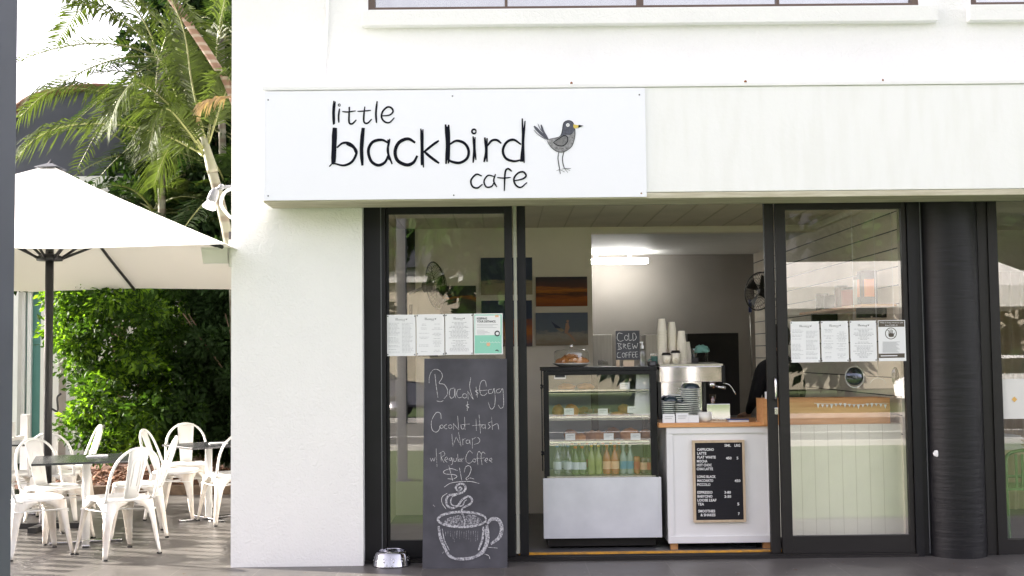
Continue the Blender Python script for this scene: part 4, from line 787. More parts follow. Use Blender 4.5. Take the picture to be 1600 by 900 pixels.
child(B('support', [(cxp(1101), cxp(1104), YO+.04, YO+.09, ct+.02, mb_-.001), (cxp(1028), cxp(1033), YO, YO+.38, ct+.02, mb_)], 'appliance'), cm)
child(B('base', [(cxp(1036), cxp(1132), YO+.06, YO+.40, ct+.001, ct+.05)], 'steel', bev=.004), cm)
child(B('drip_tray', [(cxp(1103), cxp(1139), YO-.02, YO+.04, ct+.012, P(1120, 631, YO).z)], 'chrome', bev=.003), cm)
bm = bmesh.new(); gx = cxp(1114); lathe(bm, [(.03, -.03), (.034, 0), (.02, 0)], 16, (gx, YO+.05, mb_)); lathe(bm, [(0, -.055), (.02, -.05), (.03, -.03)], 16, (gx, YO+.05, mb_)); tube(bm, [(gx+.02, YO+.04, mb_-.035), (gx+.10, YO-.0, mb_-.05)], [.01, .013], 10); child(node('group_head', bm, 'steel'), cm)
child(T('steam_wand', crom([(cxp(1130), YO+.02, mb_-.01), (cxp(1140), YO+.0, P(1140, 602, YO).z), (cxp(1149), YO, P(1149, 616, YO).z)]), .004, 'chrome'), cm)
t = thing('coffee_glass', 'small glass of dark coffee under the machine spout', 'glass', (gx, YO+.03, P(1112, 631, YO).z)); Lt('glass', [(.018, 0), (.026, .075), (.024, .075), (.016, .003)], 'case_glass', t); Lt('coffee', [(0, .004), (.016, .004), (.022, .05), (0, .05)], 'cola', t)
t = thing('cup_box', 'clear box of wooden stirrers right of the machine', 'box', (P(1118, 640, YO-.06).x, YO-.07, ct+.001)); B('box', (-.05, .06, -.03, .03, 0, .004), 'steel', t); B('stirrers', [(-.045+i*.012, -.038+i*.012, -.025, .025, .005+(i % 3)*.006, .01+(i % 3)*.006) for i in range(8)], 'pale_timber', t)
# paper cups
def cupmesh():
    bm = bmesh.new(); lathe(bm, [(.026, 0), (.027, .001), (.038, .098), (.040, .1), (.040, .104), (.037, .104), (.0255, .004), (0, .004)], 20); me = bpy.data.meshes.new('cup'); bm.to_mesh(me); bm.free(); me.materials.append(M['cup']); return me
cme = cupmesh(); mtop = mt_+.02
for px, ytop, Yp, lb_ in ((1035, 498, YO+.14, 'paper cup nested upside down in the tallest stack'), (1050.5, 503, YO+.18, 'paper cup nested upside down in the middle stack'), (1065.5, 517, YO+.14, 'paper cup nested upside down in the shortest front stack'), (1073, 534, YO+.3, 'paper cup nested upside down in the low rear stack')):
    q = P(px, 560, Yp); zt_ = P(px, ytop, Yp).z; n = max(3, int((zt_-mtop-.104)/.0125)+1)
    sc = (zt_-mtop-.104)/max(1, n-1)
    for i in range(n):
        o = bpy.data.objects.new('paper_cup', cme); COL.objects.link(o); o.location = (q.x, Yp, mtop+.104+i*sc); o.rotation_euler = (math.pi, 0, random.random()*6); tag(o, lb_, 'paper cup', 'nested paper cups in stacks')
for px, ytop, lb_, yb_ in ((1041.5, 551, 'lidded paper cup with printed logo, lower of the pair', 0), (1056, 547.5, 'lidded paper cup with printed logo, taller of the pair', 0)):
    Yp = YO+.05; k = (Yp+CD)/FPX; q = P(px, 574, Yp); h = (P(px, ytop, Yp).z-mtop)
    t = thing('takeaway_cup', lb_, 'takeaway cup', (q.x, Yp, mtop)); Lt('cup_body', [(0, 0), (5.2*k, 0), (6.9*k, h-.02), (0, h-.02)], 'cup', t)
    Lt('lid', [(7.4*k, h-.021), (7.5*k, h-.014), (6.7*k, h-.011), (6.2*k, h), (5.6*k, h), (5.4*k, h-.004), (0, h-.004)], 'lid', t)
    bm = bmesh.new()
    for j in range(4): text(bm, ['little', 'black', 'bird', 'cafe'][j], lambda x, y: Vector((x, -6.15*k-.001+abs(x)*.35, y)), -.012, .012, .062-j*.013, .053-j*.013)
    node('cup_print', bm, 'cup_print', t)
# things behind on the machine
Yp = YO+.32; t = thing('grinder', 'dark coffee grinder with clear hopper behind the cups', 'grinder', (P(1084, 570, Yp).x, Yp, mtop)); B('grinder_body', (-.035, .035, -.03, .03, 0, .05), 'appliance', t, bev=.006); Lt('hopper', [(.02, .05), (.045, .12), (.04, .125)], 'case_glass', t)
t = thing('tea_towel', 'teal patterned tea towel draped beside the grinder hopper', 'cloth', (P(1096, 545, Yp-.03).x, Yp-.03, mtop)); node('cloth', blob_mesh(.06, .03, .04, 4, .5), 'teal_cloth', t).location.z = .09
B('cloth_end', (.03, .05, -.01, .01, 0, .1), 'case_glass', t)
t = thing('teal_mug', 'teal speckled mug left of the paper cup stacks', 'mug', (P(1024, 572, YF+.3).x, YF+.3, fz1)); Lt('mug_body', [(0, 0), (.03, 0), (.035, .08), (.032, .08), (.028, .005), (0, .005)], 'teal_cloth', t); T('handle', crom([(-.03, -.01, .06), (-.055, -.02, .05), (-.055, -.02, .03), (-.03, -.01, .02)]), .005, 'teal_cloth', t)
# saucer and plate stacks
def platemesh(r):
    bm = bmesh.new(); lathe(bm, [(0, 0), (r*.6, 0), (r*.98, .007)], 28); lathe(bm, [(r*.98, .007), (r*1.01, .009), (r*1.01, .0125), (r*.97, .0135), (r*.6, .004), (0, .004)], 28, mi=1); me = bpy.data.meshes.new('plate'); bm.to_mesh(me); bm.free(); me.materials.append(M['plate_teal']); me.materials.append(M['plate_rim']); return me
def stack(px, Yp, z0, ytop, wpx, label, step=.0165):
    k = (Yp+CD)/FPX; me = platemesh(wpx*k/2); q = P(px, 640, Yp); zt_ = P(px, ytop, Yp).z; n = int((zt_-z0)/step)
    for i in range(n):
        o = bpy.data.objects.new('saucer', me); COL.objects.link(o); o.location = (q.x+random.uniform(-.002, .002), Yp+random.uniform(-.002, .002), z0+i*step); tag(o, label, 'saucer', 'stacked teal saucers')
    return z0+n*step
za = stack(1045, YO-.02, ct+.001, 627, 20, 'teal saucer in the short left stack on the counter')
zb = stack(1068, YO-.03, ct+.001, 627, 28, 'teal saucer in the short front stack on the counter')
zc_ = stack(1080, YO+.04, ct+.052, 606, 30, 'teal saucer in the tall stack behind on the counter')
def darkcup(px, ytop, Yp, wpx, label, z):
    k = (Yp+CD)/FPX; q = P(px, ytop, Yp); r = wpx*k/2; t = thing('dark_bowl', label, 'bowl', (q.x, Yp, z)); Lt('bowl', [(r, 0), (r*1.0, .008), (r*.85, .026), (r*.5, .038), (0, .04)], M['plate_dark'], t, 24)
M['plate_dark'] = mat('dark_ceramic', (.02, .035, .045), .2, coat=.5)
darkcup(1080, 600, YO+.04, 26, 'dark glazed bowl upside down on the tall saucer stack', zc_); darkcup(1048, 616, YO-.02, 22, 'dark glazed bowl upside down on the left saucer stack', za); darkcup(1058, 606, YO+.05, 22, 'dark glazed bowl upside down behind the left stack', ct+.16)
stack(1057, YO+.052, ct+.052, 616, 22, 'teal saucer in the hidden rear stack behind the left one')
# cards, white bowl, notepad
Yp = YC+.02
for px, w_, h_, lb_ in ((1045, 19, 12, 'white folded card leftmost on the timber counter edge'), (1066, 20, 13, 'white folded logo card in the middle of the counter edge'), (1084, 16, 10, 'small blank white box on the counter edge')):
    a, b = P(px-w_/2, 659-h_, Yp), P(px+w_/2, 659, Yp); t = thing('counter_card', lb_, 'card', ((a.x+b.x)/2, Yp, ct+.001), group='cards on the counter edge'); bm = bmesh.new(); W = (b.x-a.x)/2; H = a.z-ct
    vv = [(-W, -.012, 0), (W, -.012, 0), (W, .0, H), (-W, .0, H), (-W, .035, 0), (W, .035, 0)]; vv = [bm.verts.new(v) for v in vv]
    for f in ((0, 1, 2, 3), (3, 2, 5, 4), (0, 3, 4), (1, 5, 2)): bm.faces.new([vv[i] for i in f])
    node('card', bm, 'paper', t)
    if px != 1084:
        bm = bmesh.new(); [sheet(bm, [(-W*.7, -.0135+.004*i, H*(.75-.25*i)), (W*.7-.01*i, -.0135+.004*i, H*(.75-.25*i)), (W*.7-.01*i, -.0132+.004*i, H*(.70-.25*i)), (-W*.7, -.0132+.004*i, H*(.70-.25*i))]) for i in range(3)]; node('card_print', bm, 'grey_ink', t)
Yp = YC+.09; k = (Yp+CD)/FPX; t = thing('white_bowl', 'stack of small white ceramic bowls beside the cards', 'bowl', (P(1101, 655, Yp).x, Yp, ct+.001)); Lt('bowl', [(0, 0), (9*k, 0), (11*k, 5*k), (11.6*k, 12*k), (11*k, 12*k), (9*k, 4*k), (0, 4*k)], 'plate_white', t, 30); Lt('inner_bowl', [(10.4*k, 8*k), (11.4*k, 15*k), (10.8*k, 15*k), (8*k, 8*k), (0, 8*k)], 'plate_white', t, 30)
Yp = YC+.06; t = thing('notepad', 'flat blue covered order pad on the timber counter', 'notepad', (P(1152, 656, Yp).x, Yp, ct+.001)); B('pad', (-.07, .085, -.03, .05, 0, .012), 'paper', t); B('cover', (-.072, .087, -.032, .052, .0125, .02), 'blue', t)
t = thing('tip_tray', 'pale timber tray lying left of the blue order pad', 'tray', (P(1120, 657, Yp).x, Yp-.02, ct+.001)); B('tray', [(-.06, .07, -.02, .04, 0, .006), (-.06, .07, -.024, -.02, 0, .012)], 'pale_timber', t)
t = thing('cutlery_jar', 'steel jar of teaspoons beside the timber box', 'jar', (P(1187, 650, YC+.2).x, YC+.2, ct+.001)); Lt('jar', [(0, 0), (.03, 0), (.03, .08), (.028, .08), (.028, .004), (0, .004)], 'appliance', t); [T('spoon', [(0, 0, .02), (.02*math.cos(i*2), .02*math.sin(i*2), .14)], .003, 'steel', t, 6) for i in range(3)]

# ============================================================ ART, FANS, BACK ROOM
def art(x0, y0, x1, y1, m_, label, Y=YA-.03):
    a, b = P(x0, y0, Y), P(x1, y1, Y); o = B('painting', (a.x, b.x, Y, Y+.026, b.z, a.z), m_); tag(o, label, 'painting'); return o
art(837, 433, 918, 478, 'art_sunset', 'orange sunset canvas above the surfing canvas')
sf = thing('painting', 'grey blue canvas of a surfer carrying a board through surf', 'painting', P(878, 538, YA-.03)); Y_ = YA-.03; a, b = P(837, 489, Y_), P(919, 539, Y_)
child(B('canvas', (a.x, b.x, Y_, Y_+.026, b.z, a.z), 'art_surf'), sf)
bm = bmesh.new(); pz = sheet_plane(Y_-.003); poly(bm, [(861, 502), (867, 506), (882, 516), (878, 519), (868, 513)], pz, Vector(), False); child(node('surfboard', bm, 'art_blue'), sf)
bm = bmesh.new(); pz = sheet_plane(Y_-.005); poly(bm, [(884, 505), (888, 504), (890, 512), (886, 522), (882, 520)], pz, Vector(), False); stroke(bm, [(886, 520), (893, 526), (899, 534)], 3, pz, Vector()); poly(bm, circ(887, 502, 2, 8)[:-1], pz, Vector()); child(node('surfer', bm, 'skin'), sf)
art(751, 403, 832, 460, 'art_blue', 'dark blue seascape canvas at the top behind the left door')
art(752, 470, 832, 541, 'art_orange', 'blue and orange seascape canvas below the dark blue one')
art(688, 447, 744, 492, 'art_dark', 'dark jetty canvas with an orange streak beside the wall fan')
art(652, 500, 684, 557, 'art_dark', 'narrow dark canvas below the wall fan')
def fan(px, py, Y, rx, ry, tilt, label, mnt):
    q = P(px, py, Y); k = (Y+CD)/FPX; t = thing('wall_fan', label, 'fan', q); R = ry*k
    ax = Vector((math.sqrt(max(0, 1-(rx/ry)**2))*(1 if mnt[0] < px else -1), -rx/ry, tilt)).normalized(); qn = Vector((0, 0, 1)).rotation_difference(ax)
    bm = bmesh.new(); tube(bm, [qn @ Vector((R*math.cos(a*.196), R*math.sin(a*.196), 0)) for a in range(32)], .006, 6, True)
    for r_, z_ in ((.33, .05), (.66, .045), (.85, .03)): tube(bm, [qn @ Vector((R*r_*math.cos(a*.314), R*r_*math.sin(a*.314), z_)) for a in range(20)], .002, 5, True)
    for s in (1, -1):
        for i in range(36):
            a = i*math.pi/18; tube(bm, [qn @ Vector((R*f*math.cos(a), R*f*math.sin(a), s*h)) for f, h in ((.12, .055), (.6, .048), (1, 0))], .0018, 4)
    node('guard', bm, 'appliance', t)
    bm = bmesh.new()
    for i in range(4):
        a = i*math.pi/2; vv = [qn @ Vector((R*f*math.cos(a+d), R*f*math.sin(a+d), h)) for f, d, h in ((.12, -.3, -.01), (.85, -.3, -.02), (.88, .35, .02), (.12, .5, .01))]; sheet(bm, vv)
    node('blades', bm, 'appliance', t)
    Lt('motor', [(0, -.02), (.045, -.03), (.05, -.12), (0, -.14)], 'appliance', t, 18, (0, 0, 0), ax)
    e = P(mnt[0], mnt[1], mnt[2])-q; T('bracket', [ax*-.1, e], .014, 'grey_alu', t, 8)
fan(1186, 455, 3.2, 17, 30, .1, 'dark round wall fan high in the rear room', (1215, 470, 3.4))
fan(681, 446, 1.9, 13, 37, .1, 'tilted wall fan seen behind the left glass door', (640, 458, 2.2))
t = thing('fan_controller', 'white switch box under the left wall fan on a short post', 'switch box', P(645, 500, YA-.06)); B('switch_body', (-.05, .05, -.03, .055, -.35, .26), 'int_wall', t); B('switch', (-.03, .0, -.036, -.031, -.3, .15), 'appliance', t)
Yb = YB-.35
def bx_(name, px0, py0, px1, py1, Y, dep, m_, label, cat, sub=None):
    a, b = P(px0, py0, Y), P(px1, py1, Y); t = thing(name, label, cat, ((a.x+b.x)/2, Y, b.z)); child(B('body', (a.x, b.x, Y, Y+dep, b.z, a.z), m_, bev=.006), t)
    if sub: child(B(sub[0], (a.x+.05, b.x-.05, Y-.012, Y-.001, b.z+(a.z-b.z)*sub[2], b.z+(a.z-b.z)*sub[3]), sub[1]), t)
    return t
bx_('steel_fridge', 926, 523, 960, 760, 3.5, .5, 'steel_soft', 'stainless steel cabinet behind the cold brew sign', 'cabinet', ('door_handle', 'steel', .8, .83))
bx_('steel_splashback', 1008, 523, 1052, 640, 3.6, .4, 'steel_soft', 'brushed steel cabinet behind the paper cups', 'cabinet', ('door_handle', 'steel', .7, .75))
bx_('oven', 1074, 521, 1160, 800, 4.2, .6, 'appliance', 'large black oven in the dim rear room', 'oven', ('handle', 'black_soft', .42, .46))
bx_('rear_bench', 960, 655, 1195, 860, 2.2, .45, 'appliance', 'dark low work bench behind the serving counter', 'bench')
t = thing('squeegee', 'blue handled squeegee hanging on the rear room wall', 'squeegee', P(1172, 478, 4.0)); T('handle', [(0, 0, .07), (0, 0, -.07)], .018, 'blue', t); T('shaft', [(0, 0, -.07), (0.01, 0, -1.0)], .006, 'steel_soft', t); 
# right window: shelf with goods on the boarded wall, lamps hanging
t = thing('wall_shelf', 'dark timber shelf on the boarded wall behind the right window', 'shelf', (XR-.14, 1.3, P(1330, 482, 1.3).z)); B('board', (-.14, .138, -.95, 1.0, -.02, 0), 'timber', t); B('bracket', [(-.1, .138, -.7, -.67, -.1, -.021), (-.1, .138, .7, .73, -.1, -.021)], 'appliance', t)
shz2 = t.location.z
for i, (y, h, r, m_, lb_) in enumerate(((.65, .26, .05, 'steel', 'silver canister nearest the glass on the wall shelf'), (.85, .25, .045, 'plate_white', 'cream canister beside the silver one'), (1.1, .17, .07, 'label_red', 'squat red tin on the wall shelf'), (1.35, .2, .06, 'cola', 'brown jar in the middle of the wall shelf'), (1.65, .13, .07, 'appliance', 'dark tin towards the back of the wall shelf'), (1.95, .16, .06, 'leaf_dark', 'dark green jar at the back of the wall shelf'))):
    t = thing('canister', lb_, 'canister', (XR-.15, y, shz2+.001)); Lt('canister_body', [(0, 0), (r, 0), (r, h*.85), (r*.9, h*.88), (0, h*.88)], m_, t); Lt('lid', [(r*.92, h*.88), (r*.92, h), (0, h)], 'appliance', t)
a = P(1395, 405, .5); t = thing('coffee_packet', 'black and orange coffee packet on the wall shelf near the glass', 'packet', (XR-.2, .48, shz2+.001)); B('packet', (-.06, .08, -.05, .05, 0, .27), 'appliance', t, bev=.01); B('packet_label', (-.063, -.0605, -.03, .03, .06, .2), 'cap_orange', t); B('front_label', (-.03, .05, -.053, -.0505, .06, .2), 'cap_orange', t)
# pineapple ornament with round mirror hanging in the window
YH = YD+.16; q = P(1335, 588, YH); k = (YH+CD)/FPX
t = thing('hanging_mirror', 'round dark mirror ornament with pineapple leaves hanging in the right window', 'ornament', q)
M['dark_mirror'] = mat('dark_mirror', (.12, .13, .16), .05, metal=1)
Lt('disc', [(0, .004), (13.5*k, .003), (14*k, 0), (13.5*k, -.003), (0, -.004)], 'dark_mirror', t, 36, (0, 0, 0), (0, -1, .1))
T('rim', [(14.5*k*math.cos(a*.2618), -.004, 16.5*k*math.sin(a*.2618)-1*k) for a in range(24)], .0035, 'pvc', t, 8, True)
bm = bmesh.new()
for i in range(7):
    a = math.radians(25+i*21.5); d = Vector((math.cos(a), 0, math.sin(a))); s = Vector((-d.z, 0, d.x)); o_ = Vector((6*k, -.006-.0004*i, 24*k)); sheet(bm, [o_-s*2*k, o_+d*9*k*(1+.25*(i % 2)), o_+s*2*k])
node('leaf_crown', bm, 'gold', t); T('cord', [(2*k, 0, 15*k), (2*k, 0, P(1335, 330, YH).z-q.z)], .0015, 'pvc', t, 5)
q = P(1399, 588, YH); t = thing('hanging_mirror', 'small narrow oval mirror hanging beside the window frame', 'ornament', q); Lt('disc', [(0, .003), (5.8*k, .002), (6*k, 0), (0, -.003)], 'dark_mirror', t, 30, (0, 0, 0), (0, -1, 0)).scale = (1, 1, 2.4); T('cord', [(0, 0, 14*k), (0, 0, P(1399, 330, YH).z-q.z)], .0012, 'pvc', t, 5)
q = P(1372, 600, YH); t = thing('hanging_hoop', 'thin white half hoop hanging between the two window mirrors', 'ornament', q); T('hoop', [(12*k*math.cos(a*.28), 0, 9*k*math.sin(a*.28)) for a in range(12)], .0022, 'pvc', t, 6); T('cord', [(0, 0, 9*k), (0, 0, P(1372, 330, YH).z-q.z)], .0012, 'pvc', t, 5)

# ============================================================ BARISTA
def skin_fig(name, chain, edges, mt, parent, sub=2):
    me = bpy.data.meshes.new(name); me.from_pydata([c[0] for c in chain], edges, []); o = link(name, me, mt, parent)
    s = o.modifiers.new('s', 'SKIN'); sv = me.skin_vertices[0].data
    for i, c in enumerate(chain): sv[i].radius = c[1] if isinstance(c[1], tuple) else (c[1], c[1])
    sv[0].use_root = True; ss = o.modifiers.new('d', 'SUBSURF'); ss.levels = sub; ss.render_levels = sub
    s.use_smooth_shade = True; return o
q = P(1222, 600, 1.5)
pe = thing('person', 'person in black clothes standing behind the counter with back turned', 'person', (q.x, 1.5, FZ), math.radians(20))
ch = [((0, 0, .95), (.19, .14)), ((0, 0, 1.12), (.18, .13)), ((0, .01, 1.32), (.19, .13)), ((0, .015, 1.43), (.13, .09)), ((0, .01, 1.50), .055), ((0, -.01, 1.56), .05),
      ((.18, .01, 1.40), .058), ((.23, .02, 1.16), .046), ((.21, .20, 1.02), .036), ((.19, .27, 1.0), .028), ((-.18, .01, 1.40), .068), ((-.25, .03, 1.14), .058), ((-.20, .20, 1.04), .036), ((-.17, .27, 1.0), .028),
      ((.09, 0, .85), .085), ((.1, .01, .5), .06), ((.1, 0, .1), .042), ((.1, .1, .04), .035), ((-.09, 0, .85), .085), ((-.1, .01, .5), .06), ((-.1, 0, .1), .042), ((-.1, .1, .04), .035)]
ed = [(0, 1), (1, 2), (2, 3), (3, 4), (4, 5), (3, 6), (6, 7), (7, 8), (8, 9), (3, 10), (10, 11), (11, 12), (12, 13), (0, 14), (14, 15), (15, 16), (16, 17), (0, 18), (18, 19), (19, 20), (20, 21)]
skin_fig('body', ch, ed, 'cloth_black', pe)
bm = bmesh.new(); bmesh.ops.create_uvsphere(bm, u_segments=20, v_segments=16, radius=1)
for v in bm.verts:
    y = v.co.y; v.co = Vector((v.co.x*.072*(1-.15*max(0, -v.co.z)), v.co.y*.095, v.co.z*.115))
    if y > .75 and -.03 < v.co.z < .02 and abs(v.co.x) < .02: v.co.y += .018
bmesh.ops.translate(bm, vec=(0, .015, 1.66), verts=bm.verts)
node('head', bm, 'skin', pe, True)
bm = bmesh.new(); bmesh.ops.create_uvsphere(bm, u_segments=20, v_segments=14, radius=1)
for v in bm.verts: v.co = Vector((v.co.x*.082, v.co.y*.095-.018, v.co.z*.12+1.68))
node('hair', bm, 'hair', pe, True)
for s in (-1, 1):
    bm = bmesh.new(); lathe(bm, [(0, -.01), (.012, -.006), (.013, .004), (0, .01)], 10, (s*.074, .02, 1.65), axis=(s, 0, 0)); node('ear', bm, 'skin', pe)
    h0 = Vector((s*.18, .27, .99)); h1 = []; e1 = []
    h1.append((h0, .026)); h1.append((h0+Vector((-s*.01, .045, -.005)), .03)); e1.append((0, 1))
    for f in range(4):
        b0 = len(h1); xo_ = (f-1.5)*.018; ln_ = (.036, .042, .039, .03)[f]
        h1 += [(h0+Vector((xo_, .07, -.005)), .0095), (h0+Vector((xo_*1.1, .07+ln_, -.018)), .0085), (h0+Vector((xo_*1.1, .075+ln_*1.3, -.045)), .0075)]; e1 += [(1, b0), (b0, b0+1), (b0+1, b0+2)]
    b0 = len(h1); h1 += [(h0+Vector((-s*.035, .03, -.01)), .011), (h0+Vector((-s*.05, .06, -.025)), .0095)]; e1 += [(0, b0), (b0, b0+1)]
    skin_fig('hand', h1, e1, 'skin', pe, 1)
pe.location.y = 1.55

# ============================================================ NEXT SHOP INTERIOR
t = thing('side_curtain', 'beige full length curtain inside the neighbouring shop window', 'curtain', (P(1575, 600, 2.6).x, 2.6, FZ)); bm = bmesh.new(); pr = []
for i in range(40): x = -.25+i*.0128; y = .03*math.sin(i*.8); pr.append((bm.verts.new((x, y, 0)), bm.verts.new((x, y, 2.3))))
[bm.faces.new((a[0], b[0], b[1], a[1])) for a, b in zip(pr, pr[1:])]; node('folds', bm, 'curtain_beige', t, True)
t = thing('reading_table', 'low table stacked with papers in the neighbouring shop', 'table', (P(1590, 760, 1.0).x, 1.0, FZ)); B('tabletop', (-.3, .5, -.25, .25, .68, .71), 'pale_timber', t); [B('leg', (x, x+.04, y, y+.04, 0, .68), 'appliance', t) for x in (-.28, .44) for y in (-.22, .2)]
t2 = thing('paper_pile', 'untidy pile of white papers on the neighbouring low table', 'papers', t.location+Vector((-.12, 0, .712))); B('papers', [(-.12+.01*(i % 3), .12+.012*((i*2) % 3), -.1, .1+.01*(i % 2), i*.012, i*.012+.009) for i in range(10)], 'paper', t2)
t = thing('green_chair', 'green metal tub chair beside the papers in the neighbouring shop', 'chair', (P(1598, 780, .65).x, .65, FZ)); bm = bmesh.new(); tube(bm, crom([(-.2, -.2, 0), (-.21, -.2, .55), (-.15, -.15, .72), (.15, -.15, .72), (.21, -.2, .55), (.2, -.2, 0)]), .014, 8); tube(bm, crom([(-.2, .2, 0), (-.2, .2, .45), (.2, .2, .45), (.2, .2, 0)], 3), .014, 8); node('frame', bm, 'green_metal', t); B('seat', (-.2, .2, -.2, .2, .43, .45), 'green_metal', t)
B('backrest', [(-.12+i*.05, -.1+i*.05, -.16, -.15, .45, .71) for i in range(6)], 'green_metal', t)

# ============================================================ PATIO: chairs and tables
def make_chair():
    t = thing('metal_chair', 'white metal cafe chair', 'chair', (0, 0, 0))
    # seat
    bm = bmesh.new(); N = 32; rings = []
    for s, z in ((1.0, .425), (1.02, .44), (1.0, .452), (.93, .456), (.86, .449), (.4, .443), (0.02, .442)):
        rings.append([bm.verts.new((.178*s*math.copysign(abs(math.cos(a))**.45, math.cos(a)), .178*s*math.copysign(abs(math.sin(a))**.45, math.sin(a)), z)) for a in [2*math.pi*i/N+.0001 for i in range(N)]])
    for A, Bq in zip(rings, rings[1:]):
        for i in range(N): bm.faces.new((A[i], A[(i+1) % N], Bq[(i+1) % N], Bq[i])).smooth = True
    bm.faces.new(rings[-1]); bm.faces.new(rings[0][::-1]); node('seat', bm, 'chair', t)
    # legs: bent sheet, arching out to the apron
    def leg(sx, sy):
        bm = bmesh.new(); prof = [(.432, .158), (.418, .150), (.40, .125), (.385, .095), (.36, .072), (.32, .056), (.25, .045), (.15, .036), (.05, .027), (.012, .022)]
        L = []
        for z, wd in prof:
            f = (.432-z)/.432; cxx = .176+.042*f; ch_ = min(.018, wd*.5)
            L.append([Vector((sx*(cxx-wd), sy*cxx, z)), Vector((sx*(cxx-wd*.5-ch_*.3), sy*(cxx+.003), z)), Vector((sx*(cxx-ch_), sy*cxx, z)), Vector((sx*(cxx-ch_*.3), sy*(cxx-ch_*.3), z)), Vector((sx*cxx, sy*(cxx-ch_), z)), Vector((sx*(cxx+.003), sy*(cxx-wd*.5-ch_*.3), z)), Vector((sx*cxx, sy*(cxx-wd), z))])
        V = [[bm.verts.new(p) for p in r] for r in L]
        for A, Bq in zip(V, V[1:]):
            for i in range(6): bm.faces.new((A[i], A[i+1], Bq[i+1], Bq[i])).smooth = i not in (2, 3) or True
        o = node('leg', bm, 'chair_wear', t); so_ = o.modifiers.new('so', 'SOLIDIFY'); so_.thickness = .003
        c = .216; bm = bmesh.new(); box(bm, sx*(c-.024), sx*(c+.004), sy*(c-.024), sy*(c+.004), 0, .014, .003); node('rubber_foot', bm, 'foot', o)
    for sx in (-1, 1):
        for sy in (-1, 1): leg(sx, sy)
    bm = bmesh.new()
    for s in (-1, 1): tube(bm, [(s*.185, -.185*s*0-.185, .36), (s*.185, .185, .36)], .005, 6)
    tube(bm, [(-.185, -.185, .345), (.185, .185, .345)], .0055, 6); tube(bm, [(-.185, .185, .352), (.185, -.185, .352)], .0055, 6)
    node('stretcher', bm, 'chair', t)
    # hoop (back at -y)
    pts = []
    for i in range(25):
        a = math.pi*i/24; x = -.182*math.cos(a); h = math.sin(a)**.62
        pts.append((x*(1+.10*h), -.168-.13*h, .44+.40*h))
    node('hoop', tube(bmesh.new(), [(-.178, -.12, .43)]+pts+[(.178, -.12, .43)], .0105, 8), 'chair', t)
    bm = bmesh.new(); V = []
    for z, wd in ((.445, .052), (.55, .058), (.7, .068), (.80, .074), (.838, .076)):
        f = (z-.44)/.40; y = -.172-.13*f; V.append([bm.verts.new((x*wd, y-.006*(1-x*x), z)) for x in (-1, -.6, 0, .6, 1)])
    for A, Bq in zip(V, V[1:]):
        for i in range(4): bm.faces.new((A[i], A[i+1], Bq[i+1], Bq[i])).smooth = True
    sp = node('splat', bm, 'chair', t); m_ = sp.modifiers.new('so', 'SOLIDIFY'); m_.thickness = .003; m_.offset = 0
    bm = bmesh.new()
    for sc in (1, .55):
        for sgn in (1, -1):
            loop = [(-.040*sc, .50+.1*(1-sc)), (-.044*sc, .72-.02*(1-sc)), (-.03*sc, .775-.08*(1-sc)), (.03*sc, .775-.08*(1-sc)), (.044*sc, .72-.02*(1-sc)), (.040*sc, .50+.1*(1-sc))]
            tube(bm, [(x, -.172-.13*(z-.44)/.40-.005+sgn*.003, z) for x, z in loop], .0022, 5)
    node('embossing', bm, 'chair', sp)
    return t
ch0 = make_chair(); first = True
def facing(dx, dy): return math.atan2(-dx, dy)   # chair front is +y
for (px, py), (dx, dy), lb_ in (
    ((184, 866), (-.72, .69), 'white metal chair nearest the camera, its back to us, right of the front table'),
    ((52, 866), (.8, .6), 'white metal chair at the lower left corner, partly cut by the dark post'),
    ((84, 843), (.80, -.6), 'white metal chair facing right at the left side of the front table'),
    ((214, 837), (-.93, -.35), 'white metal chair facing left at the right end of the front table'),
    ((276, 808), (.93, -.05), 'white metal chair facing right at the left side of the rear table'),
    ((292, 793), (.3, -.95), 'white metal chair behind the rear table, facing the camera'),
    ((360, 815), (-.55, .83), 'white metal chair half hidden by the white pier'),
    ((104, 796), (-.85, -.5), 'white metal chair farthest back, near the umbrella pole'),
    ((88, 812), (-.12, 1), 'white metal chair with its back to us directly before the umbrella pole'),
    ((27, 812), (.8, .6), 'white metal chair at the far left table beside the dark post')):
    o = ch0 if first else duptree(ch0); first = False
    g = G(px, py); o.location = g; o.rotation_euler = (0, 0, facing(dx, dy)); o.scale = (1.13, 1.13, 1.02); o['label'] = lb_; o['group'] = 'white metal cafe chairs'
def table(px, py, rz, label, s=.37, h=.715):
    g = G(px, py); t = thing('cafe_table', label, 'table', g, rz, 'dark topped patio tables')
    B('tabletop', (-s, s, -s, s, h-.018, h), 'tabletop', t, bev=.003); B('bracket', (-.09, .09, -.09, .09, h-.035, h-.0185), 'steel', t)
    T('pedestal', [(0, 0, .03), (0, 0, h-.035)], .033, 'chair', t, 20)
    bs = B('base', [(-.29, .29, -.032, .032, .006, .022), (-.032, .032, -.29, -.0322, .006, .022), (-.032, .032, .0322, .29, .006, .022)], 'steel', t, bev=.004)
    for i in range(4): a = i*math.pi/2; Lt('glide', [(0, 0), (.03, 0), (.03, .006), (0, .006)], 'foot', bs, 12, (.27*math.cos(a), .27*math.sin(a), 0))
    return t
t1 = table(134, 848, math.radians(19), 'dark square cafe table at the front of the patio', .42)
t2 = table(326, 811, math.radians(40), 'dark square cafe table beside the white pier', .33, .72)
t3 = table(10, 806, math.radians(10), 'dark cafe table at the far left edge of the patio', .34, .73)
